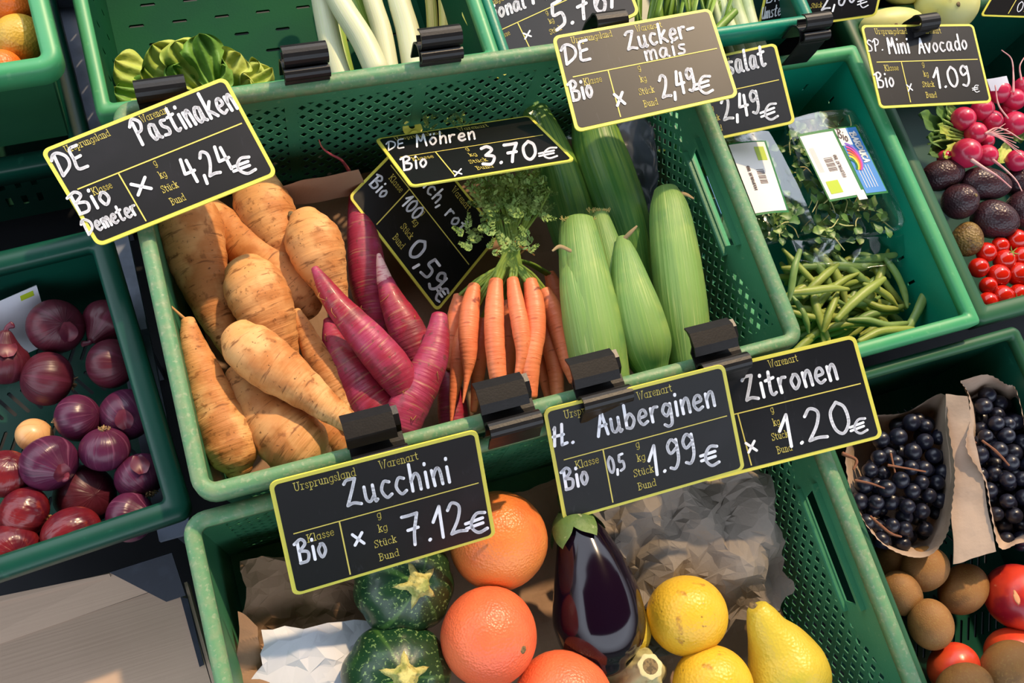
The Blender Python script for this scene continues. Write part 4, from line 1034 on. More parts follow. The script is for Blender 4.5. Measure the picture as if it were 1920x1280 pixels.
for i in range(11):
    for j in range(seg):
        k = (j + 1) % seg; Fc.append((i * seg + j, (i + 1) * seg + j, (i + 1) * seg + k, i * seg + k))
add('calyx', (V, Fc), M['calyx'], au)
add('stem', spx([(1068, 972, 13, -.092), (1060, 950, 11, -.102), (1056, 932, 12, -.108)], 10, 14), M['calyx'], au)
GL = 'lemons in the bottom crate'
citrus('lemon', 'round speckled lemon right of the aubergine', 'lemon', GL, 1288, 1153, 76, 73, -.110, (.95, -.1, .15), 'lemon', 8, scar=1)
citrus('lemon', 'lemon with bumpy peel cut by the bottom edge', 'lemon', GL, 1336, 1290, 78, 76, -.105, (.4, .7, .3), 'lemon', 9)
citrus('lemon', 'greenish lemon half hidden behind the aubergine', 'lemon', GL, 1174, 1168, 60, 42, -.130, (.1, -.9, .1), 'lemon_g', 10)
lm = thing('lemon', 'large pear-shaped lemon with a blunt neck', 'lemon', at(1470, 1230, -.15), GL)
add('fruit', spx([(1420, 1140, 22, -.090), (1428, 1156, 31, -.092), (1440, 1182, 42, -.096), (1458, 1215, 62, -.102), (1474, 1252, 76, -.106), (1484, 1290, 72, -.108), (1490, 1325, 44, -.11)], 40, 40, caps=(.35, .5), noise=[(.05, 26, 4), (.02, 70, 3)]), M['lemon_g'], lm)
add('stem_scar', ball(at(1412, 1134, -.078), (-.4, .5, .7), .0015, .004, 8, 12, noise=[(.3, 400, 2)]), M['scar'], lm)
sq = thing('squash', 'ribbed pale squash neck at the bottom edge', 'squash', at(1200, 1300, -.13))
def rib8(th, t): return 1 + .16 * np.cos(th * 7) * (.3 + .7 * t)
add('neck', lathe(at(1200, 1262, -.11), (.02, .22, 1), [(-.03, .034), (-.01, .028), (.008, .021), (.02, .013), (.028, .0105), (.034, .012)], 56, rfn=lambda th, t: 1 + .13 * np.cos(th * 7) * (1 - .6 * t), noise=[(.06, 80, 3)], caps=(.1, .1)), M['squash'], sq)
add('cut_end', lathe(at(1200, 1262, -.11), (.02, .22, 1), [(.0335, .008), (.0352, .0075)], 16), M['scar'], sq)

# ------------------------------------------------------------------ onions
GO = 'red onions in the left crate'
def onion(label, x, y, r, z, ax, m='onion', sd=0, tuft=0, neck=0, k=.86, group=GO, peel=None, elong=1.0):
    c = at(x, y, z); mm = m_px(x, y, z); R_ = r * mm; a = unit(ax); root = thing('onion', label, 'onion', c - [0, 0, R_ * .9], group)
    pr = []
    for an in np.linspace(math.pi * .985, .0, 26):
        t = math.cos(an); rad = R_ * math.sin(an) ** .92; s = R_ * k * elong * t
        if neck and t > .55: q = (t - .55) / .45; s += R_ * neck * q * q; rad = rad * (1 - .55 * q) + R_ * .10 * q
        pr.append((s, max(rad, R_ * .03)))
    add('bulb', lathe(c, a, pr, 44, noise=[(.045, 22, sd), (.012, 80, sd)]), M[m], root)
    if tuft:
        q = random.Random(sd); g = []
        e = -a * tuft if tuft > 0 else a
        ce = c + (-a if tuft > 0 else a) * R_ * k * .96; ds = -a if tuft > 0 else a
        sx = unit(np.cross(ds, [.3, .5, 1])); sy = np.cross(ds, sx)
        for i in range(34):
            an = q.uniform(0, 6.28); b = q.uniform(0, .17) * R_
            o_ = ce + (sx * math.cos(an) + sy * math.sin(an)) * b
            e_ = o_ + ds * R_ * q.uniform(.06, .2) + (sx * math.cos(an) + sy * math.sin(an)) * R_ * q.uniform(0, .16)
            g.append(sweep([o_, (o_ + e_) / 2 + sx * q.uniform(-.001, .001), e_], [.0008, .0007, .0004], 4, 4))
        add('root_tuft', join(*g), M['root_hair'], root, kind='stuff')
    if neck:
        e_ = c + a * R_ * (k * elong + neck)
        sx = unit(np.cross(a, [.2, .4, 1]))
        add('dry_neck', sweep([e_ - a * R_ * .12, e_ + a * R_ * .12 + sx * .001, e_ + a * R_ * .25 + sx * .005], [R_ * .12, R_ * .10, R_ * .14], 12, 12, flat=.5, noise=[(.25, 200, sd)]), M['peel'], root)
    if peel:
        dx, dy, sc = peel
        pc = c + np.array([dx * R_, dy * R_, math.sqrt(max(0, 1 - dx * dx - dy * dy)) * R_ * .96])
        nrm = unit(pc - c); u_ = unit(np.cross(nrm, [0, 1, .2])); v_ = np.cross(nrm, u_)
        V = []; n_ = 14
        for j in range(n_):
            for i in range(n_):
                s_, t_ = i / (n_ - 1) - .5, j / (n_ - 1) - .5
                w_ = .35 + .65 * math.cos(t_ * 3)
                p = pc + (u_ * s_ * w_ * 1.2 + v_ * t_ * 1.5) * R_ * sc
                p = c + unit(p - c) * R_ * (1.01 + .06 * abs(s_) * 2 * (1 + math.sin(5 * t_ + sd)))
                V.append(p)
        Fc = [(j * n_ + i, j * n_ + i + 1, (j + 1) * n_ + i + 1, (j + 1) * n_ + i) for j in range(n_ - 1) for i in range(n_ - 1)]
        add('loose_peel', (V, Fc), M['peel'], root)
    return root
Zo = -.115
onion('large round red onion beside the white card, peel torn open', 106, 612, 51, -.105, (.3, -.2, .6), 'onion', 1, peel=(.45, -.55, .5))
onion('dull red onion with a long neck in the back right corner', 200, 602, 43, -.115, (-.55, -.65, .2), 'onion', 2, neck=.30)
onion('red onion with a dark band along the right crate side', 208, 682, 47, -.105, (.8, -.3, .35), 'onion', 3)
onion('dark red onion with dry roots in the middle of the crate', 88, 710, 51, -.105, (-.75, .2, .5), 'onion', 4, tuft=1)
onion('red onion with ragged papery leaves at the left edge', 8, 680, 46, -.105, (.3, .8, .5), 'onion', 5, neck=.5, peel=(.3, .4, .8))
onion('streaky violet onion with a root end facing left', 146, 783, 45, -.100, (.93, -.1, .3), 'onion_violet', 6, tuft=1)
onion('dark purple onion lying at the right side of the crate', 237, 777, 49, -.108, (.4, -.8, .3), 'onion_violet', 7, elong=1.1, peel=(.0, -.4, .5))
onion('shiny streaked onion with its root end upward', 197, 842, 46, -.092, (-.2, -.8, -.55), 'onion_violet', 8, tuft=1)
onion('large violet onion with an orange glow and dry neck', 92, 868, 53, -.085, (.5, -.55, .45), 'onion_violet', 9, neck=.14, peel=(.45, -.6, .45))
onion('bright red onion with wrinkled skin at the left edge', 12, 888, 47, -.092, (.4, .4, .6), 'onion_red', 10)
onion('dark onion deep in the pile below the streaked one', 160, 928, 56, -.118, (.4, -.2, .7), 'onion', 11)
onion('violet onion with a loose flap of skin near the right side', 262, 893, 46, -.100, (.3, -.8, .2), 'onion_violet', 12, tuft=-1, peel=(.2, .3, .6))
onion('reddish onion with a straw-coloured root tuft', 44, 962, 50, -.090, (-.8, .5, .3), 'onion_red', 13, tuft=1)
onion('purple onion in the front right corner of the crate', 244, 968, 46, -.095, (.75, -.2, .5), 'onion_violet', 14, neck=.10)
onion('elongated red onion with orange skin at the front rim', 134, 998, 46, -.085, (-.85, -.2, .2), 'onion_red', 15, tuft=-1, elong=1.35)
onion('copper-coloured onion in the front left of the crate', 22, 1030, 50, -.085, (.3, -.3, .6), 'onion_red', 16, tuft=1)
onion('red onion half under the copper one at the front rim', 86, 1010, 34, -.115, (.2, .1, 1), 'onion', 17)
onion('small pale yellow onion among the red ones', 64, 816, 33, -.108, (.5, .3, .6), 'onion_yellow', 18, group='yellow onion', peel=None)
card = thing('white_card', 'white card with a green mark standing in the onion crate', 'card', at(40, 600, -.16))
cq = [at(-60, 590, -.09), at(68, 534, -.09), at(100, 640, -.16), at(-40, 700, -.16)]
def cmap(u, v, w):
    p = (cq[0] * (1 - u) + cq[1] * u) * (1 - v) + (cq[3] * (1 - u) + cq[2] * u) * v
    return p + unit(np.cross(cq[1] - cq[0], cq[0] - cq[3])) * w
add('sheet', plate([(0, 0), (1, 0), (1, 1), (0, 1)], [], cmap, .0008), M['white_paper'], card, False)
add('green_mark', plate([(.74, .05), (.93, .05), (.93, .13), (.74, .13)], [], lambda u, v, w: cmap(u, v, w + .0009), .0002), M['s_lime'], card, False)

# ------------------------------------------------------------------ upper left: oranges, lettuce, leeks
GT = 'citrus fruit in the upper left crate'
citrus('orange', 'deep orange fruit at the top left corner of the picture', 'orange', GT, 20, -2, 55, 55, 0.0, (.2, .3, 1), 'orange', 21)
citrus('orange', 'mottled yellow-green citrus in the upper left crate', 'orange', GT, 40, 76, 48, 48, .0, (.3, .3, .8), 'pomelo', 22)
citrus('orange', 'orange fruit at the left edge just behind the crate rim', 'orange', GT, 6, 130, 36, 36, .01, (.2, -.3, 1), 'orange', 23)

def leaf_geo(base, tip, width, curl, sd, n=20, m=14, frill=.0, up=(0, 0, 1), lobes=3.0, cup=.25, broad=False):
    """a ruffled leaf from base to tip, metres"""
    base = np.asarray(base, float); tip = np.asarray(tip, float); d = tip - base; L = np.linalg.norm(d); d = d / L
    s = unit(np.cross(d, up)); nn = np.cross(s, d); rs = np.random.RandomState(sd); ph = rs.rand(4) * 6.28
    V = []
    for i in range(n):
        t = i / (n - 1); w = width * ((math.sin(math.pi * min(1, t * .94 + .06)) ** .6) if not broad else max(0.02, (t + .05) ** .55 * max(0, 1 - t ** 5) ** .5))
        for j in range(m):
            u = j / (m - 1) * 2 - 1
            e = abs(u) ** 2
            z = cup * width * u * u + curl * L * t * t + frill * e * math.sin(lobes * 6 * t + ph[0] + (2 if u > 0 else 0)) + frill * .4 * math.sin(9 * u + ph[1] + 4 * t)
            ww = w * (1 + .16 * math.sin(lobes * 5 * t + ph[2]) * e)
            V.append(base + d * (L * t + (.14 * L * (1 - u * u) * 0)) + s * u * ww + nn * z)
    Fc = [(i * m + j, i * m + j + 1, (i + 1) * m + j + 1, (i + 1) * m + j) for i in range(n - 1) for j in range(m - 1)]
    return V, Fc
def leafpx(b, t, w, *a, **k):
    B_, T_ = at(*b), at(*t)
    return leaf_geo(B_, T_, w * m_px(*b), *a, **k)
lt = thing('lettuce_head', 'loose green lettuce behind the Pastinaken board', 'lettuce', at(350, 180, -.17))
LV = [((350, 175, -.13), (215, 120, -.115), 36, .1, 1, 'lettuce', .006), ((345, 190, -.12), (190, 190, -.125), 34, .05, 2, 'lettuce', .006),
      ((360, 170, -.11), (282, 88, -.085), 36, .15, 3, 'lettuce', .007), ((380, 170, -.11), (325, 78, -.075), 38, .1, 4, 'lettuce', .008),
      ((400, 165, -.10), (372, 66, -.075), 34, .15, 5, 'lettuce_dark', .009), ((400, 165, -.11), (455, 105, -.095), 34, .1, 6, 'lettuce', .009),
      ((420, 170, -.12), (512, 132, -.115), 26, .05, 7, 'lettuce', .008), ((370, 165, -.12), (430, 128, -.09), 32, .1, 8, 'lettuce_dark', .007),
      ((300, 200, -.13), (215, 165, -.115), 34, .0, 9, 'lettuce_dark', .008), ((330, 190, -.115), (270, 125, -.095), 30, .1, 10, 'lettuce', .007),
      ((360, 190, -.12), (320, 120, -.085), 26, .1, 11, 'lettuce_dark', .007), ((420, 180, -.12), (470, 150, -.105), 26, 0, 12, 'lettuce', .006),
      ((260, 240, -.14), (205, 215, -.125), 28, .1, 13, 'lettuce', .006), ((440, 165, -.13), (488, 118, -.115), 24, .1, 14, 'lettuce', .008)]
for b, t, w, cu, sd, m, fr in LV:
    add('leaf', leafpx(b, t, w * 1.35, cu, sd, 30, 26, frill=fr * 1.0, lobes=1.7, cup=-.12, broad=True), M[m], lt)
def stalks(name, label, cat, group, st, m, sd, **kw):
    root = thing(name, label, cat, at(st[0][0], st[0][1], st[0][3]), group)
    add('stalk', spx(st, 26, 24, noise=[(.03, 20, sd)], **kw), M[m], root); return root
GK = 'leeks in the upper crate'
for lb, st, m in (
  ('leftmost white leek, upright', [(645, 165, 21, -.130), (622, 90, 21, -.125), (605, 0, 21, -.120), (592, -90, 20, -.120)], 'leek'),
  ('white leek lying slanted across the others', [(708, 135, 24, -.100), (680, 75, 23, -.098), (640, 10, 22, -.095), (600, -70, 20, -.09)], 'leek'),
  ('green leek behind the slanted white one', [(700, 130, 20, -.150), (682, 60, 20, -.150), (660, 0, 20, -.150), (640, -80, 20, -.15)], 'leek_g'),
  ('slim white leek in the middle of the leeks', [(730, 140, 20, -.125), (716, 60, 19, -.120), (698, 0, 18, -.115), (680, -80, 18, -.11)], 'leek'),
  ('thick white leek beside the right empty clip', [(780, 140, 24, -.125), (765, 60, 22, -.120), (748, 0, 21, -.115), (732, -80, 20, -.11)], 'leek'),
  ('green-tinged leek bottom showing over the back rim', [(655, 160, 16, -.150), (640, 100, 16, -.15), (625, 30, 16, -.15)], 'leek_g')):
    stalks('leek', lb, 'leek', GK, st, m, len(lb))
GE = 'yellow celery stalks in the upper crate'
for i, (x0, y0, x1, y1, r) in enumerate(((812, 95, 800, -60, 11), (836, 92, 828, -60, 13), (858, 90, 852, -60, 12), (880, 88, 872, -60, 12), (902, 90, 880, -40, 9))):
    stalks('celery_stalk', ['yellow celery stalk nearest the right empty clip', 'second yellow celery stalk from the right empty clip', 'brown-streaked celery stalk in the middle', 'celery stalk at the edge of the regional board', 'celery stalk under the regional board'][i],
           'celery', GE, [(x0, y0, r, -.14), ((x0 + x1) / 2 + 3, (y0 + y1) / 2, r, -.135), (x1, y1, r, -.13)], 'celery', 60 + i, flat=.7)
GS = 'spring onions behind the salat board'
for i, (pts, r) in enumerate((([(1392, 110), (1372, 60), (1350, 0), (1335, -50)], 12), ([(1412, 105), (1396, 62), (1376, 0), (1360, -50)], 13), ([(1432, 98), (1414, 55), (1400, 0), (1392, -50)], 11), ([(1378, 120), (1360, 75), (1345, 30), (1325, -40)], 8))):
    stalks('spring_onion', ['white spring onion in the middle of the bundle', 'bluish white spring onion, second from the right', 'right-hand spring onion of the bundle', 'thin spring onion at the left of the bundle'][i], 'spring onion', GS,
           [(a, b, r, -.11 + .004 * j) for j, (a, b) in enumerate(pts)], 'spring', 70 + i)
stalks('spring_onion', 'cut green onion leaf lying over the spring onions', 'spring onion', GS, [(1335, 66, 8, -.075), (1360, 40, 8, -.075), (1378, 22, 7, -.074)], 'grass', 75)
hb = thing('leafy_bunch', 'bunch of dark green leaf blades behind the Zucker-mais board', 'greens', at(1260, 20, -.15))
q = random.Random(5)
for i in range(34):
    x = q.uniform(1190, 1350); a_ = q.uniform(-40, 50)
    add('leaf_blade', spx([(x, 75, 6, -.13), (x + a_ * .4, 25, q.uniform(4, 8), q.uniform(-.12, -.08)), (x + a_, -50, 5, q.uniform(-.13, -.08))], 12, 6, flat=.3), M['grass' if i % 4 else 'leek_g'], hb)
GH = 'kohlrabi in the upper right crate'
for lb, x, y, ra, rb in (('yellowish kohlrabi beside the Umstellung board', 1672, 48, 66, 34), ('large pale kohlrabi above the Mini Avocado board', 1772, 12, 62, 52), ('kohlrabi behind the other two at the top edge', 1700, -30, 50, 40)):
    c = at(x, y, -.12); k = m_px(x, y, -.12); root = thing('kohlrabi', lb, 'kohlrabi', c - [0, 0, rb * k], GH)
    add('bulb', ball(c, (1, -.1, .1), ra * k, rb * k, 22, 32, noise=[(.06, 22, len(lb))]), M['kohl'], root)
    for i in range(4):
        p = c + np.array([(i - 1.5) * .009, -rb * k * .5 + .004 * (i % 2), rb * k * .82])
        add('leaf_scar', ball(p, (0, -.4, 1), .0012, .0032, 6, 10, noise=[(.3, 300, i)]), M['scar'], root)

# ------------------------------------------------------------------ grapes in paper bags
def paper_bag(label, mouth, zs, foot, zf, sd):
    """open bag: mouth loop of pixels, drawn down to a smaller foot loop; folded walls"""
    root = thing('paper_bag', label, 'bag', at(*foot[0], zf), 'brown paper bags of grapes')
    n = 110
    mp_ = catmull([(*p, z) for p, z in zip(mouth + mouth[:1], zs + zs[:1])], n + 1)[:-1]
    top = np.array([at(*p) for p in mp_])
    c = np.array([at(foot[0][0], foot[0][1], zf)])[0]; fr = foot[1]
    cen = top.mean(0); m = 16
    V = []
    for j in range(m):
        t = j / (m - 1)
        bot = c + (top - cen) * fr; bot[:, 2] = zf + (top[:, 2] - cen[2]) * .1
        P = top * (1 - t) + bot * t
        out = P - (cen * (1 - t) + c * t); out[:, 2] = 0
        k = 1 + .10 * math.sin(math.pi * t)
        a = np.linspace(0, 2 * math.pi, n, endpoint=False)
        tri = np.abs(((a * 7 / (2 * math.pi) + t * 1.5 + sd) % 1) - .5) * 2 - .5
        P = P + out * ((k - 1) + .08 * tri * min(1, t * 3))[:, None] + .0022 * min(1, t * 4) * np.stack([nz(P, 70, sd), nz(P, 70, sd + 1), 0 * a], 1)
        if j == 0: P[:, 2] += np.where(np.arange(n) % 2 == 0, .0009, -.0009)
        V.append(P)
    V = np.concatenate(V)
    Fc = [(j * n + i, j * n + (i + 1) % n, (j + 1) * n + (i + 1) % n, (j + 1) * n + i) for j in range(m - 1) for i in range(n)]
    add('bag_wall', (V, Fc), M['bag'], root)
    add('bag_floor', (V[-n:], [tuple(range(n))]), M['bag'], root, False)
    return root
paper_bag('open brown paper bag of grapes nearer the Zitronen board', [(1645, 778), (1700, 772), (1768, 738), (1778, 800), (1790, 880), (1786, 940), (1776, 1000), (1745, 1040), (1700, 1042), (1650, 1015), (1610, 960), (1590, 900), (1590, 830)],
          [-.155, -.150, -.125, -.110, -.105, -.105, -.110, -.120, -.125, -.130, -.140, -.150, -.155], ((1680, 900), .45), -.27, 3)
paper_bag('open brown paper bag of grapes at the right edge', [(1800, 714), (1850, 702), (1886, 720), (1905, 730), (1922, 800), (1940, 900), (1935, 1000), (1905, 1020), (1874, 1026), (1858, 960), (1846, 900), (1812, 840), (1818, 790), (1816, 740)],
          [-.120, -.120, -.125, -.13, -.13, -.12, -.105, -.105, -.100, -.098, -.098, -.100, -.105, -.115], ((1880, 870), .45), -.27, 4)
add('folded_flap', crumple([(1772, 738, -.118), (1812, 742, -.104), (1870, 1032, -.100), (1788, 1058, -.125)], 14, 34, .008, 44, freq=(10, 30)), M['bag'], [o for o in COL.objects if o.name.startswith('paper_bag')][-1], False)
def grapes(label, region, z, n, rpx, sd, stems):
    q = random.Random(sd); c0 = at(region[0], region[1], z)
    root = thing('grape_cluster', label, 'grapes', c0 - [0, 0, .05], 'dark blue grapes in paper bags')
    pts = []; tries = 0
    while len(pts) < n and tries < 9000:
        tries += 1
        a = q.uniform(0, 6.28); r_ = math.sqrt(q.random())
        x = region[0] + region[2] * r_ * math.cos(a) + region[4] * math.sin(a) * r_; y = region[1] + region[3] * r_ * math.sin(a)
        zz = z + .020 * (1 - r_ * r_) - q.choice([0, .012, .024])
        p = at(x, y, zz); R_ = q.uniform(.88, 1.12) * rpx * m_px(x, y, zz)
        if all(np.linalg.norm(p - o) > (R_ + s) * .93 for o, s in pts): pts.append((p, R_))
    base = None
    for p, R_ in pts:
        if base is None:
            V, Fc, U = ball(np.zeros(3), (0, .1, 1), 1.04, 1.0, 12, 18)
            base = bpy.data.meshes.new('grape'); base.from_pydata(V.tolist(), [], Fc)
            base.polygons.foreach_set('use_smooth', [True] * len(base.polygons)); base.materials.append(M['grape'])
        o = bpy.data.objects.new('grape', base); COL.objects.link(o); o.parent = root
        o.location = Vector(p) - root.location; o.scale = (R_,) * 3; o.rotation_euler = (q.uniform(-.6, .6), q.uniform(-.6, .6), q.uniform(0, 6))
    for stt in stems:
        add('stem', spx([(a, b, r * .75, zz) for a, b, r, zz in stt], 20, 7, noise=[(.3, 200, sd)]), M['gstem'], root)
grapes('cluster of dark grapes in the bag nearer the Zitronen board', (1695, 905, 82, 118, -20), -.150, 78, 15, 5,
       [[(1580, 850, 5, -.125), (1605, 862, 4, -.122), (1600, 880, 3, -.122)], [(1665, 872, 3, -.112), (1690, 876, 3, -.110), (1735, 884, 2.5, -.112)], [(1603, 900, 3, -.116), (1632, 906, 3, -.112), (1658, 915, 2, -.114)], [(1632, 968, 3.5, -.112), (1668, 998, 3.5, -.110), (1690, 1006, 2.5, -.112)], [(1670, 850, 2.5, -.114), (1678, 885, 2.5, -.112)]])
grapes('cluster of dark grapes in the bag at the right edge', (1882, 880, 52, 142, 26), -.150, 66, 15, 6, [[(1842, 826, 3, -.112), (1868, 846, 3, -.108), (1892, 872, 2.5, -.11)], [(1812, 818, 4, -.118), (1830, 830, 2.5, -.118)]])

GKi = 'brown kiwis in the lower right crate'
def fruit(name, label, cat, group, x, y, ra, rb, z, ax, m, sd, tip=None, ns=.02, shape=None):
    c = at(x, y, z); k = m_px(x, y, z); root = thing(name, label, cat, c - [0, 0, rb * k], group)
    add('fruit', ball(c, ax, ra * k, rb * k, 22, 32, shape=shape, noise=[(ns, 26, sd)]), M[m], root)
    if tip: add('stem_end', ball(c + unit(ax) * ra * k * .98 * tip, unit(ax), .0014, rb * k * .13, 8, 12, noise=[(.3, 400, sd)]), M['scar'], root)
    return root
for lb, x, y, ra, rb, z, ax, tp in (
  ('kiwi under the lower edge of the first grape bag', 1732, 1066, 48, 40, -.160, (.95, .2, .3), -1),
  ('kiwi lying aslant between two others and the nectarine', 1806, 1104, 52, 41, -.165, (.85, .45, .1), None),
  ('upright kiwi beside the edge of the bottom crate', 1745, 1170, 47, 41, -.140, (.2, 1, .2), None),
  ('kiwi half hidden by the bottom crate rim', 1690, 1112, 44, 36, -.155, (-.3, .9, .2), None),
  ('dark kiwi far under the grape bag', 1665, 1055, 40, 34, -.185, (.6, .5, .1), None),
  ('large kiwi at the lower right corner', 1893, 1252, 56, 48, -.125, (.9, .3, .2), None),
  ('kiwi cut by the bottom edge', 1808, 1290, 56, 44, -.125, (1, .1, .1), None)):
    fruit('kiwi', lb, 'kiwi', GKi, x, y, ra, rb, z, ax, 'kiwi', len(lb), tp)
GN = 'nectarines in the lower right crate'
def cleft(th, t): return 1 - .07 * np.exp(-((th - 3.1) / .25) ** 2) * np.sin(np.pi * t)
for lb, x, y, ra, rb, z, ax, m in (
  ('dark red nectarine with a pale scratch at the right edge', 1908, 1118, 58, 60, -.150, (.1, .4, .9), 'nectarine'),
  ('orange-red nectarine behind the large kiwi', 1900, 1228, 50, 50, -.160, (.3, .6, .6), 'nectarine_o'),
  ('orange-red nectarine beside the bottom crate rim', 1788, 1252, 50, 44, -.150, (.8, .4, .3), 'nectarine_o')):
    c = at(x, y, z); k = m_px(x, y, z); root = thing('nectarine', lb, 'nectarine', c - [0, 0, rb * k], GN)
    add('fruit', ball(c, ax, ra * k, rb * k, 24, 40, rfn=cleft, noise=[(.03, 24, len(lb))]), M[m], root)
    if m == 'nectarine':
        add('scratch', lathe(at(1906, 1120, z + .0318), (0, 0, 1), [(0, .0078), (.0008, .006), (.0012, .002)], 20, flat=.45, noise=[(.3, 260, 3)]), M['scratch'], root)

# ------------------------------------------------------------------ beans and boxed salad
GB = 'green beans loose in the bright green crate'
def bean(st, m, sd):
    o = add('green_bean', spx(st, 22, 10, flat=.8, noise=[(.08, 110, sd), (.05, 260, sd + 1)], caps=(.9, 1.6)), M[m])
    tag(o, 'loose green bean among the pile in the bright green crate', 'bean', GB)
    return o
q = random.Random(12)
SPEC = [([(1732, 478, 3, -.165), (1740, 500, 8, -.160), (1738, 540, 9, -.158), (1722, 580, 9, -.158), (1705, 612, 8, -.160)], 'bean2', 'long curved bean standing against the right side of the bright green crate'),
        ([(1590, 600, 4, -.158), (1625, 600, 7, -.155), (1665, 610, 8, -.155), (1698, 606, 5, -.158)], 'bean2', 'dark bean lying across the front of the pile'),
        ([(1612, 640, 6, -.150), (1650, 622, 8, -.148), (1700, 618, 8, -.150), (1735, 624, 5, -.155)], 'bean', 'bean along the front rim of the bright green crate'),
        ([(1486, 548, 6, -.150), (1520, 545, 8, -.148), (1560, 540, 7, -.148), (1588, 542, 4, -.150)], 'bean', 'straight bean at the left side of the pile'),
        ([(1570, 598, 6, -.145), (1600, 566, 9, -.143), (1632, 540, 9, -.143), (1655, 524, 6, -.146)], 'bean', 'broad bean slanting through the middle of the pile'),
        ([(1500, 470, 5, -.125), (1490, 500, 7, -.120), (1484, 540, 7, -.125), (1480, 560, 4, -.13)], 'bean2', 'upright bean with a dry stalk beside the middle crate rim'),
        ([(1600, 488, 5, -.165), (1640, 484, 8, -.165), (1675, 478, 6, -.165)], 'bean2', 'bean just under the plastic wrap'),
        ([(1500, 500, 6, -.170), (1560, 498, 9, -.168), (1610, 500, 9, -.168), (1644, 494, 5, -.168)], 'bean2', 'long bean below the clear boxes')]
for i, (st, m, lb) in enumerate(SPEC):
    o = bean(st, m, i); o['label'] = lb
for i in range(170):
    lay = i / 170
    x = q.uniform(1500, 1722); y = q.uniform(495, 632)
    if x > 1690 and y < 560: continue
    z = -.215 + .055 * lay + q.uniform(-.006, .006)
    a = q.choice([q.uniform(-.4, .4), q.uniform(.5, 1.3), q.uniform(-1.3, -.5)]); l = q.uniform(34, 62); cv = q.uniform(-15, 15)
    dx, dy = math.cos(a) * l, math.sin(a) * l; r = q.uniform(6, 9)
    ends = [at(x - dx, y - dy, z), at(x + dx, y + dy, z)]
    if max(e[0] for e in ends) > .884 or min(e[1] for e in ends) < .010: continue
    bean([(x - dx, y - dy, r * .5, z - .006 * q.random()), (x - dx * .5 - dy / l * cv * .7, y - dy * .5 + dx / l * cv * .7, r, z), (x - dy / l * cv, y + dx / l * cv, r, z + .002), (x + dx * .55 - dy / l * cv * .7, y + dy * .55 + dx / l * cv * .7, r * .95, z), (x + dx, y + dy, r * .45, z - .006 * q.random())], 'bean' if q.random() < .75 else 'bean2', i)

def tray(label, quad, z, h, sd, lab):
    """clear box with rounded corners, leaves inside, a printed sticker"""
    C = [at(x, y, z) for x, y in quad]; cen = sum(C) / 4
    root = thing('salad_box', label, 'plastic box', cen - [0, 0, h], 'clear boxes of lambs lettuce')
    def mp(u, v, w, ins=0):
        u = .5 + (u - .5) * (1 - ins); v = .5 + (v - .5) * (1 - ins)
        return (C[0] * (1 - u) + C[1] * u) * (1 - v) + (C[3] * (1 - u) + C[2] * u) * v + np.array([0, 0, w])
    lv = [(.0, 0), (.0, -.003), (.05, -.003), (.07, -.012), (.10, -h * .6), (.16, -h + .004), (.24, -h)]
    lp = rrect(1, 1, .13, 7); n = len(lp); V = []
    for ins, w in lv: V += [mp(a, b, w, ins) for a, b in lp]
    Fc = [(j * n + i, j * n + (i + 1) % n, (j + 1) * n + (i + 1) % n, (j + 1) * n + i) for j in range(len(lv) - 1) for i in range(n)]
    Fc.append(tuple((len(lv) - 1) * n + i for i in range(n)))
    add('clear_tray', (V, Fc), M['clear'], root)
    # film lid, slightly wrinkled and domed
    g = 26; V = []
    for j in range(g):
        for i in range(g):
            u, v = i / (g - 1), j / (g - 1)
            # squircle mapping keeps the film inside the rounded rim
            a, b = u * 2 - 1, v * 2 - 1
            su = a * math.sqrt(1 - b * b * .13); sv = b * math.sqrt(1 - a * a * .13)
            p = mp(.5 + su * .495, .5 + sv * .495, .0035 + .005 * (1 - a * a) * (1 - b * b)); V.append(p)
    V = np.array(V); V[:, 2] += .0008 * nz(V, 120, sd)
    Fc = [(j * g + i, j * g + i + 1, (j + 1) * g + i + 1, (j + 1) * g + i) for j in range(g - 1) for i in range(g - 1)]
    add('film_lid', (V, Fc), M['film'], root)
    # leaves
    r_ = random.Random(sd); gl = []; gst = []
    ex = unit(C[1] - C[0]); ey = unit(C[3] - C[0])
    for i in range(230):
        u, v = r_.uniform(.08, .92), r_.uniform(.06, .94); w = -h * r_.uniform(.1, .75)
        b = mp(u, v, w); a = r_.uniform(0, 6.28); ln = r_.uniform(.010, .019)
        d = np.array([math.cos(a), math.sin(a), r_.uniform(-.2, .5)]); d = unit(d); s = unit(np.cross(d, [0, 0, 1.])); nn = np.cross(s, d)
        wd = ln * r_.uniform(.28, .4); P = []
        for t, ww, zz in ((0, .12, 0), (.3, .45, .0008), (.6, 1, .0016), (.85, .8, .001), (1, .25, -.0006)):
            for e in (-1, 0, 1): P.append(b + d * ln * t + s * wd * ww * e + nn * (zz - .0015 * (e == 0)))
        gl.append((np.array(P), [(k * 3 + c_, k * 3 + c_ + 1, k * 3 + c_ + 4, k * 3 + c_ + 3) for k in range(4) for c_ in range(2)]))
        if i % 5 == 0: gst.append(sweep([b, b - d * .008 + nn * .002, b - d * .02 + s * r_.uniform(-.01, .01)], [.0009, .0008, .0006], 8, 5))
    add('leaf_heap', join(*gl), M['lamb'], root, kind='stuff')
    add('leaf_stems', join(*gst), M['lamb_stem'], root, kind='stuff')
    # sticker: regions as (u0, v0, u1, v1) quads on the film
    def smp(W_, off):
        def f(u, v, w):
            p = (W_[0] * (1 - u) + W_[1] * u) * (1 - v) + (W_[3] * (1 - u) + W_[2] * u) * v
            p[2] += .0022 * math.sin(u * 3.1) + off + w
            return p
        return f
    return root, smp, mp
zt_ = -.128
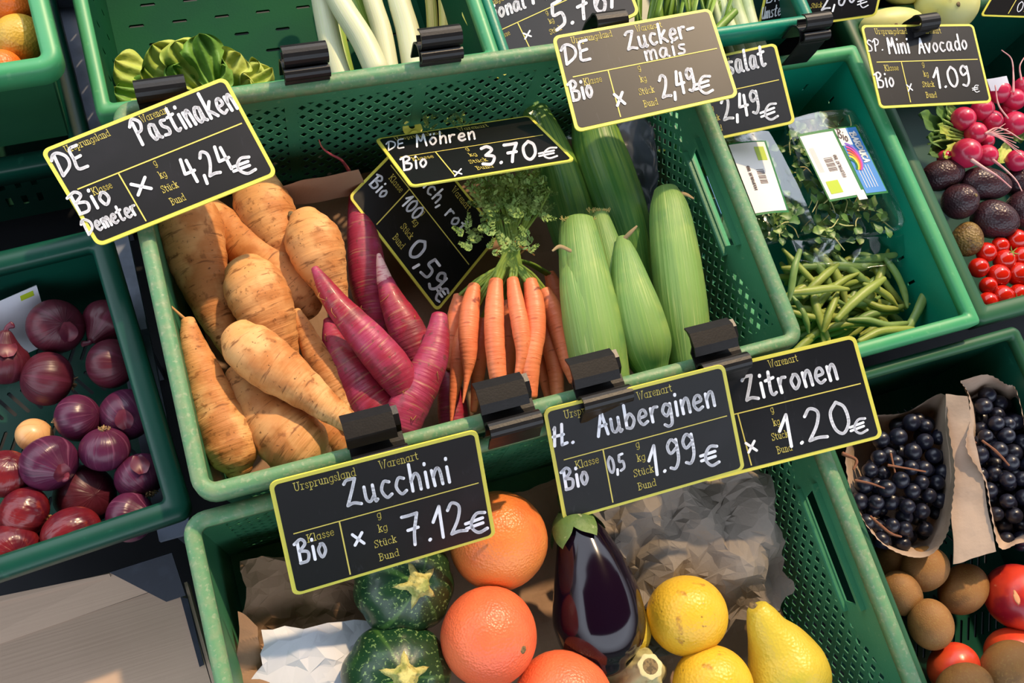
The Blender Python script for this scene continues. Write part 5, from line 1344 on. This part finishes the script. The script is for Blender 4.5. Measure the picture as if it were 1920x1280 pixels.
t1, smp1, _ = tray('right-hand clear box of leaves with the white and blue sticker', [(1465, 222), (1600, 200), (1706, 425), (1545, 462)], zt_, .055, 5, True)
W1 = [at(*p, zt_ + .010) for p in ((1498, 254), (1604, 238), (1662, 358), (1556, 374))]
sm = smp1(W1, 0)
def srect(name, m, poly, lvl, par, f, N=8):
    # dense plate so that the sticker bends with the film
    (u0, v0), (u1, v1) = poly
    V = []; 
    for j in range(3):
        for i in range(N): V.append(f(u0 + (u1 - u0) * i / (N - 1), v0 + (v1 - v0) * j / 2, lvl * .00025))
    Fc = [(j * N + i, j * N + i + 1, (j + 1) * N + i + 1, (j + 1) * N + i) for j in range(2) for i in range(N - 1)]
    return add(name, (V, [f_[::-1] for f_ in Fc]), M[m], par)
lb1 = srect('sticker', 's_green', ((-.02, -.02), (1.02, 1.03)), 0, t1, sm)
srect('white_field', 'sticker', ((.0, .02), (.56, 1.0)), 1, lb1, sm)
srect('blue_field', 's_blue', ((.62, .0), (1.0, 1.0)), 1, lb1, sm)
srect('cloud', 'sticker', ((.60, .0), (.80, .26)), 2, lb1, sm)
srect('tab', 'sticker', ((.45, .94), (.60, 1.08)), 2, lb1, sm)
srect('organic_mark', 's_lime', ((.06, .74), (.26, .93)), 2, lb1, sm)
for i, m in enumerate(('s_pur', 's_mag', 's_red', 's_org', 's_yel', 's_green')):
    pts = [np.array([.62 + (.20 - i * .026) * math.sin(a) * 1.0, .46 - (.23 - i * .03) * math.cos(a) + .02 * i]) for a in np.linspace(.25, 2.5, 14)]
    add('rainbow_band', stroke_mesh([np.array(pts)], .016, lambda P: np.array([sm(max(.6, a), b, .0008 + .00001 * i) for a, b in P])), M[m], lb1, False)
def slab_text(txt, f, u0, v0, du, dv, hu, hv, w, m, par, name='printed_word'):
    o, wd = text_strokes(HAND, txt, 1.8)
    e = np.array([du, dv]) / wd; u_ = np.array([hu, hv]) / 10
    st_ = [np.array([u0, v0]) + s_[:, :1] * e + s_[:, 1:] * u_ for s_ in o]
    return add(name, stroke_mesh(st_, w, lambda P: np.array([f(a, b, .0010) for a, b in P])), M[m], par, False)
slab_text('BARDUCA', sm, .83, .08, .02, .46, .10, -.0, .012, 'sticker', lb1)
slab_text('Bio', sm, .60, .12, .13, .10, .04, -.13, .008, 's_dark', lb1)
slab_text('FELDSALAT BIO', sm, .42, .72, .0, -.34, -.05, 0, .004, 's_dark', lb1)
for i in range(10):
    srect('barcode_bar', 's_dark', ((.20, .40 + i * .022), (.34, .40 + i * .022 + (.013 if i % 3 else .007))), 2, lb1, sm, 3)
for i in range(7):
    srect('fine_print', 's_grey', ((.05 + i * .016, .22), (.053 + i * .016, .60)), 2, lb1, sm, 2) if i < 5 else None
for i in range(5):
    srect('fine_print', 'sticker', ((.68 + i * .05, .58), (.69 + i * .05, .92)), 2, lb1, sm, 2)
t2, smp2, _ = tray('left-hand clear box of leaves partly behind the middle crate side', [(1318, 262), (1440, 240), (1535, 432), (1400, 470)], zt_ - .004, .055, 6, True)
W2 = [at(*p, zt_ + .006) for p in ((1366, 272), (1434, 266), (1476, 394), (1416, 400))]
sm2 = smp2(W2, 0)
lb2 = srect('sticker', 's_green', ((.0, -.02), (1.04, 1.03)), 0, t2, sm2)
srect('white_field', 'sticker', ((.0, .0), (.98, 1.0)), 1, lb2, sm2)
srect('organic_mark', 's_lime', ((.62, .07), (.90, .27)), 2, lb2, sm2)
slab_text('FELDSALAT BIO', sm2, .30, .68, .0, -.34, -.07, 0, .006, 's_dark', lb2)
for i in range(10):
    srect('barcode_bar', 's_dark', ((.46, .40 + i * .022), (.68, .40 + i * .022 + (.013 if i % 3 else .007))), 2, lb2, sm2, 3)
lbs = add('side_label', plate([(0, 0), (1, 0), (1, 1), (0, 1)], [], (lambda A: lambda u, v, w: (A[0] * (1 - u) + A[1] * u) * (1 - v) + (A[3] * (1 - u) + A[2] * u) * v + np.array([w, 0, 0]))([at(1325, 330, -.13), at(1352, 400, -.13), at(1358, 405, -.15), at(1330, 335, -.15)]), .0005), M['s_blue'], t2, False)
sheet('clear plastic wrap bunched below the salad boxes', 'plastic_wrap', 'plastic', [(1480, 450, -.140), (1700, 440, -.145), (1690, 500, -.16), (1500, 490, -.155)], 40, 20, .014, 51, 'film', smooth=True, freq=(30, 80))

# ------------------------------------------------------------------ radishes, avocados, tomatoes
GRd = 'small round radishes at the right edge'
RD = [((1806, 223), 23, 'radish just right of the Mini Avocado board corner, lowest of the upper group', None),
      ((1842, 206), 22, 'radish partly under the corner of the Mini Avocado board', None),
      ((1861, 226), 19, 'radish in the middle of the upper group', None),
      ((1829, 250), 21, 'radish with a spray of fine roots', [(1848, 250, 2.5), (1868, 240, 1.6), (1890, 246, 1.2), (1915, 262, .9)]),
      ((1812, 287), 28, 'large radish with a long pink root lying on the avocados', [(1822, 300, 4), (1845, 315, 3), (1870, 330, 2), (1896, 352, 1.2)]),
      ((1850, 292), 21, 'radish next to the largest one, with a root hanging down', [(1862, 300, 3), (1885, 318, 2), (1905, 338, 1.4), (1916, 358, 1)]),
      ((1848, 264), 16, 'small radish behind the two lowest', None),
      ((1901, 187), 21, 'radish with a long upright root', [(1900, 172, 2.5), (1900, 140, 1.6), (1896, 110, 1.2), (1878, 94, .9)]),
      ((1903, 232), 23, 'radish with a root curving over it from the left', [(1890, 222, 1.6), (1872, 196, 1.6), (1866, 160, 1.2)]),
      ((1873, 172), 22, 'radish directly right of the board edge', None),
      ((1906, 301), 20, 'radish at the right edge above the avocados', None),
      ((1920, 164), 20, 'radish cut by the right edge of the picture', [(1915, 150, 2), (1912, 125, 1.4), (1920, 108, 1)]),
      ((1772, 296), 15, 'radish half buried beside the leaves', None),
      ((1890, 205), 16, 'radish sunk between its neighbours', None)]
for i, ((x, y), r, lb, rt) in enumerate(RD):
    z = -.150 + (.008 if r > 24 else 0) - .012 * (r < 18)
    c = at(x, y, z); k = m_px(x, y, z); root = thing('radish', lb, 'radish', c - [0, 0, r * k], GRd)
    add('bulb', ball(c, (.3 * math.sin(i), .3 * math.cos(i), 1), r * k * .95, r * k, 18, 26, noise=[(.03, 60, i)]), M['radish'], root)
    if rt:
        add('root', spx([(a, b, w, z + r * k * .9 + .004 * j) for j, (a, b, w) in enumerate(rt)], 20, 7), M['radish_root'], root)
        if 'spray' in lb:
            for j in range(8):
                add('root', spx([(1846, 250, 1.3, z + .012), (1862 + j * 2, 246 + j * 2, 1, z + .018), (1885 + j * 5, 232 + j * 9, .7, z + .015)], 12, 5), M['radish_root'], root)
lf = thing('radish_leaves', 'bunch of green and yellow radish leaves left of the radishes', 'leaves', at(1750, 250, -.2))
for i, (b, t, w, m) in enumerate([((1800, 262, -.175), (1712, 220, -.160), 24, 0), ((1800, 255, -.170), (1745, 200, -.155), 20, 0), ((1795, 270, -.175), (1728, 262, -.160), 18, 0), ((1800, 270, -.18), (1730, 296, -.165), 18, 0), ((1795, 245, -.165), (1772, 196, -.155), 16, 0),
                                  ((1790, 262, -.16), (1752, 236, -.150), 12, 1), ((1800, 268, -.16), (1762, 300, -.155), 11, 1), ((1890, 270, -.165), (1868, 312, -.158), 12, 1), ((1900, 262, -.17), (1925, 250, -.16), 12, 0), ((1800, 240, -.16), (1790, 205, -.155), 12, 0)]):
    add('leaf', leafpx(b, t, w, .1, 80 + i, 16, 10, frill=.002, cup=.2), M['radish_leaf'] if not m else M['lettuce'], lf)
for i in range(7):
    add('leaf_stalk', spx([(1800 + i * 3, 262 - i * 4, 2.5, -.158), (1770 + i * 2, 262 - i * 8, 2.5, -.156), (1740 + i * 6, 270 - i * 12, 2, -.16)], 10, 6), M['leek_g'], lf)
GA = 'dark avocados below the radishes'
for lb, x, y, ra, rb, z, ax, m, tp in (
  ('avocado with a pale tip against the crate side', 1768, 328, 40, 29, -.165, (.9, -.1, .3), 'avocado', 1),
  ('largest avocado, under the long radish root', 1848, 345, 50, 31, -.160, (.95, -.35, .1), 'avocado', None),
  ('avocado with its stem end facing the camera', 1801, 377, 34, 33, -.160, (.15, -.15, .9), 'avocado', 1),
  ('avocado above the tomatoes, stem end at lower right', 1865, 412, 43, 36, -.165, (.75, -.6, .35), 'avocado', 1),
  ('greenish-brown avocado beside the tomatoes', 1813, 448, 33, 29, -.170, (.4, .8, .2), 'avocado_g', None),
  ('avocado at the right edge below the radishes', 1918, 338, 40, 30, -.170, (.8, .2, .1), 'avocado', None),
  ('dark avocado cut by the right edge', 1922, 392, 40, 36, -.170, (.5, .6, .1), 'avocado', None)):
    fruit('avocado', lb, 'avocado', GA, x, y, ra, rb, z, ax, m, len(lb), tp, .03, shape=lambda t: 1 - .10 * t)
GTm = 'cherry tomatoes at the right edge'
TL = ['tomato next to the right edge, topmost of the pile', 'small tomato just below the avocado with the stem end', 'tomato touching the greenish-brown avocado', 'tomato with a green star of sepals near the top of the pile', 'tomato second from the top at the right edge', 'leftmost tomato in the pile, against the crate side', 'large glossy tomato in the middle of the pile', 'largest tomato, with sepals, near the right edge', 'small tomato under the leftmost one', 'tomato below the large glossy one', 'tomato below the largest one', 'tomato low in the pile at the crate side', 'tomato at the bottom of the pile above the crate rim, in the middle', 'tomato cut by the right edge, beside the largest', 'small tomato at the very front of the pile by the crate side', 'tomato cut by the right edge, second from the top', 'small sunken tomato between the top ones', 'tomato cut by the right edge at the front rim']
for i, (x, y, r) in enumerate(((1905, 450, 21), (1875, 461, 17), (1849, 473, 19), (1883, 488, 21), (1914, 482, 20), (1835, 502, 19), (1872, 517, 22), (1909, 514, 23), (1853, 536, 17), (1879, 556, 22), (1910, 552, 20), (1852, 566, 19), (1894, 576, 21), (1930, 530, 20), (1868, 578, 14), (1928, 470, 18), (1890, 470, 14), (1922, 566, 18))):
    z = -.168 if r > 16 else -.180
    c = at(x, y, z); k = m_px(x, y, z); root = thing('cherry_tomato', TL[i], 'tomato', c - [0, 0, r * k], GTm)
    add('fruit', ball(c, (.3, -.2, 1), r * k * .95, r * k, 16, 24), M['tomato'], root)
    if i in (3, 7, 12):
        for j in range(5):
            a = j * 1.257 + i; p = c + np.array([r * k * .35, r * k * .35, r * k * .84])
            add('sepal', sweep([p, p + np.array([math.cos(a) * .004, math.sin(a) * .004, .001]), p + np.array([math.cos(a) * .008, math.sin(a) * .008, .0035])], [.0007, .0008, .0003], 6, 5), M['carrot_stem'], root)
add('paper_tag', crumple([(1850, 148, -.13), (1888, 142, -.13), (1896, 170, -.14), (1858, 170, -.14)], 8, 6, .002, 3), M['white_paper'], None, False, 'white paper slip behind the radishes', 'paper')

# ------------------------------------------------------------------ cardboard box at the lower left
cbx = thing('cardboard_box', 'brown cardboard box with folded flaps below the onion crate', 'box', at(150, 1250, -.3195))
def quadplate(name, pts, m, th=.003, par=cbx):
    A = [at(*p) for p in pts]; nn = unit(np.cross(A[1] - A[0], A[3] - A[0])); nn = nn if nn[2] > 0 else -nn
    return add(name, plate([(0, 0), (1, 0), (1, 1), (0, 1)], [], lambda u, v, w: (A[0] * (1 - u) + A[1] * u) * (1 - v) + (A[3] * (1 - u) + A[2] * u) * v + nn * (w - th), th), M[m], par, False)
zb = -.200
quadplate('top_flap', [(-160, 1260, zb), (340, 1090, zb), (430, 1400, zb), (-60, 1600, zb)], 'card')
quadplate('back_flap', [(-160, 1170, zb + .012), (238, 1065, zb + .012), (330, 1092, zb + .001), (-160, 1262, zb + .001)], 'card')
quadplate('flap_edge', [(-160, 1150, zb + .014), (205, 1075, zb + .014), (207, 1081, zb + .013), (-160, 1168, zb + .013)], 'card')
quadplate('side_flap', [(338, 1118, zb + .004), (352, 1122, zb + .004), (382, 1246, zb + .004), (374, 1250, zb + .004)], 'card_dark', .004)
quadplate('side_wall', [(345, 1092, zb), (352, 1100, zb - .1), (440, 1400, zb - .1), (430, 1400, zb)], 'card')
quadplate('dark_corner_flap', [(205, 1073, zb + .016), (322, 1036, zb + .020), (348, 1116, zb + .008), (312, 1128, zb + .006)], 'card_dark')
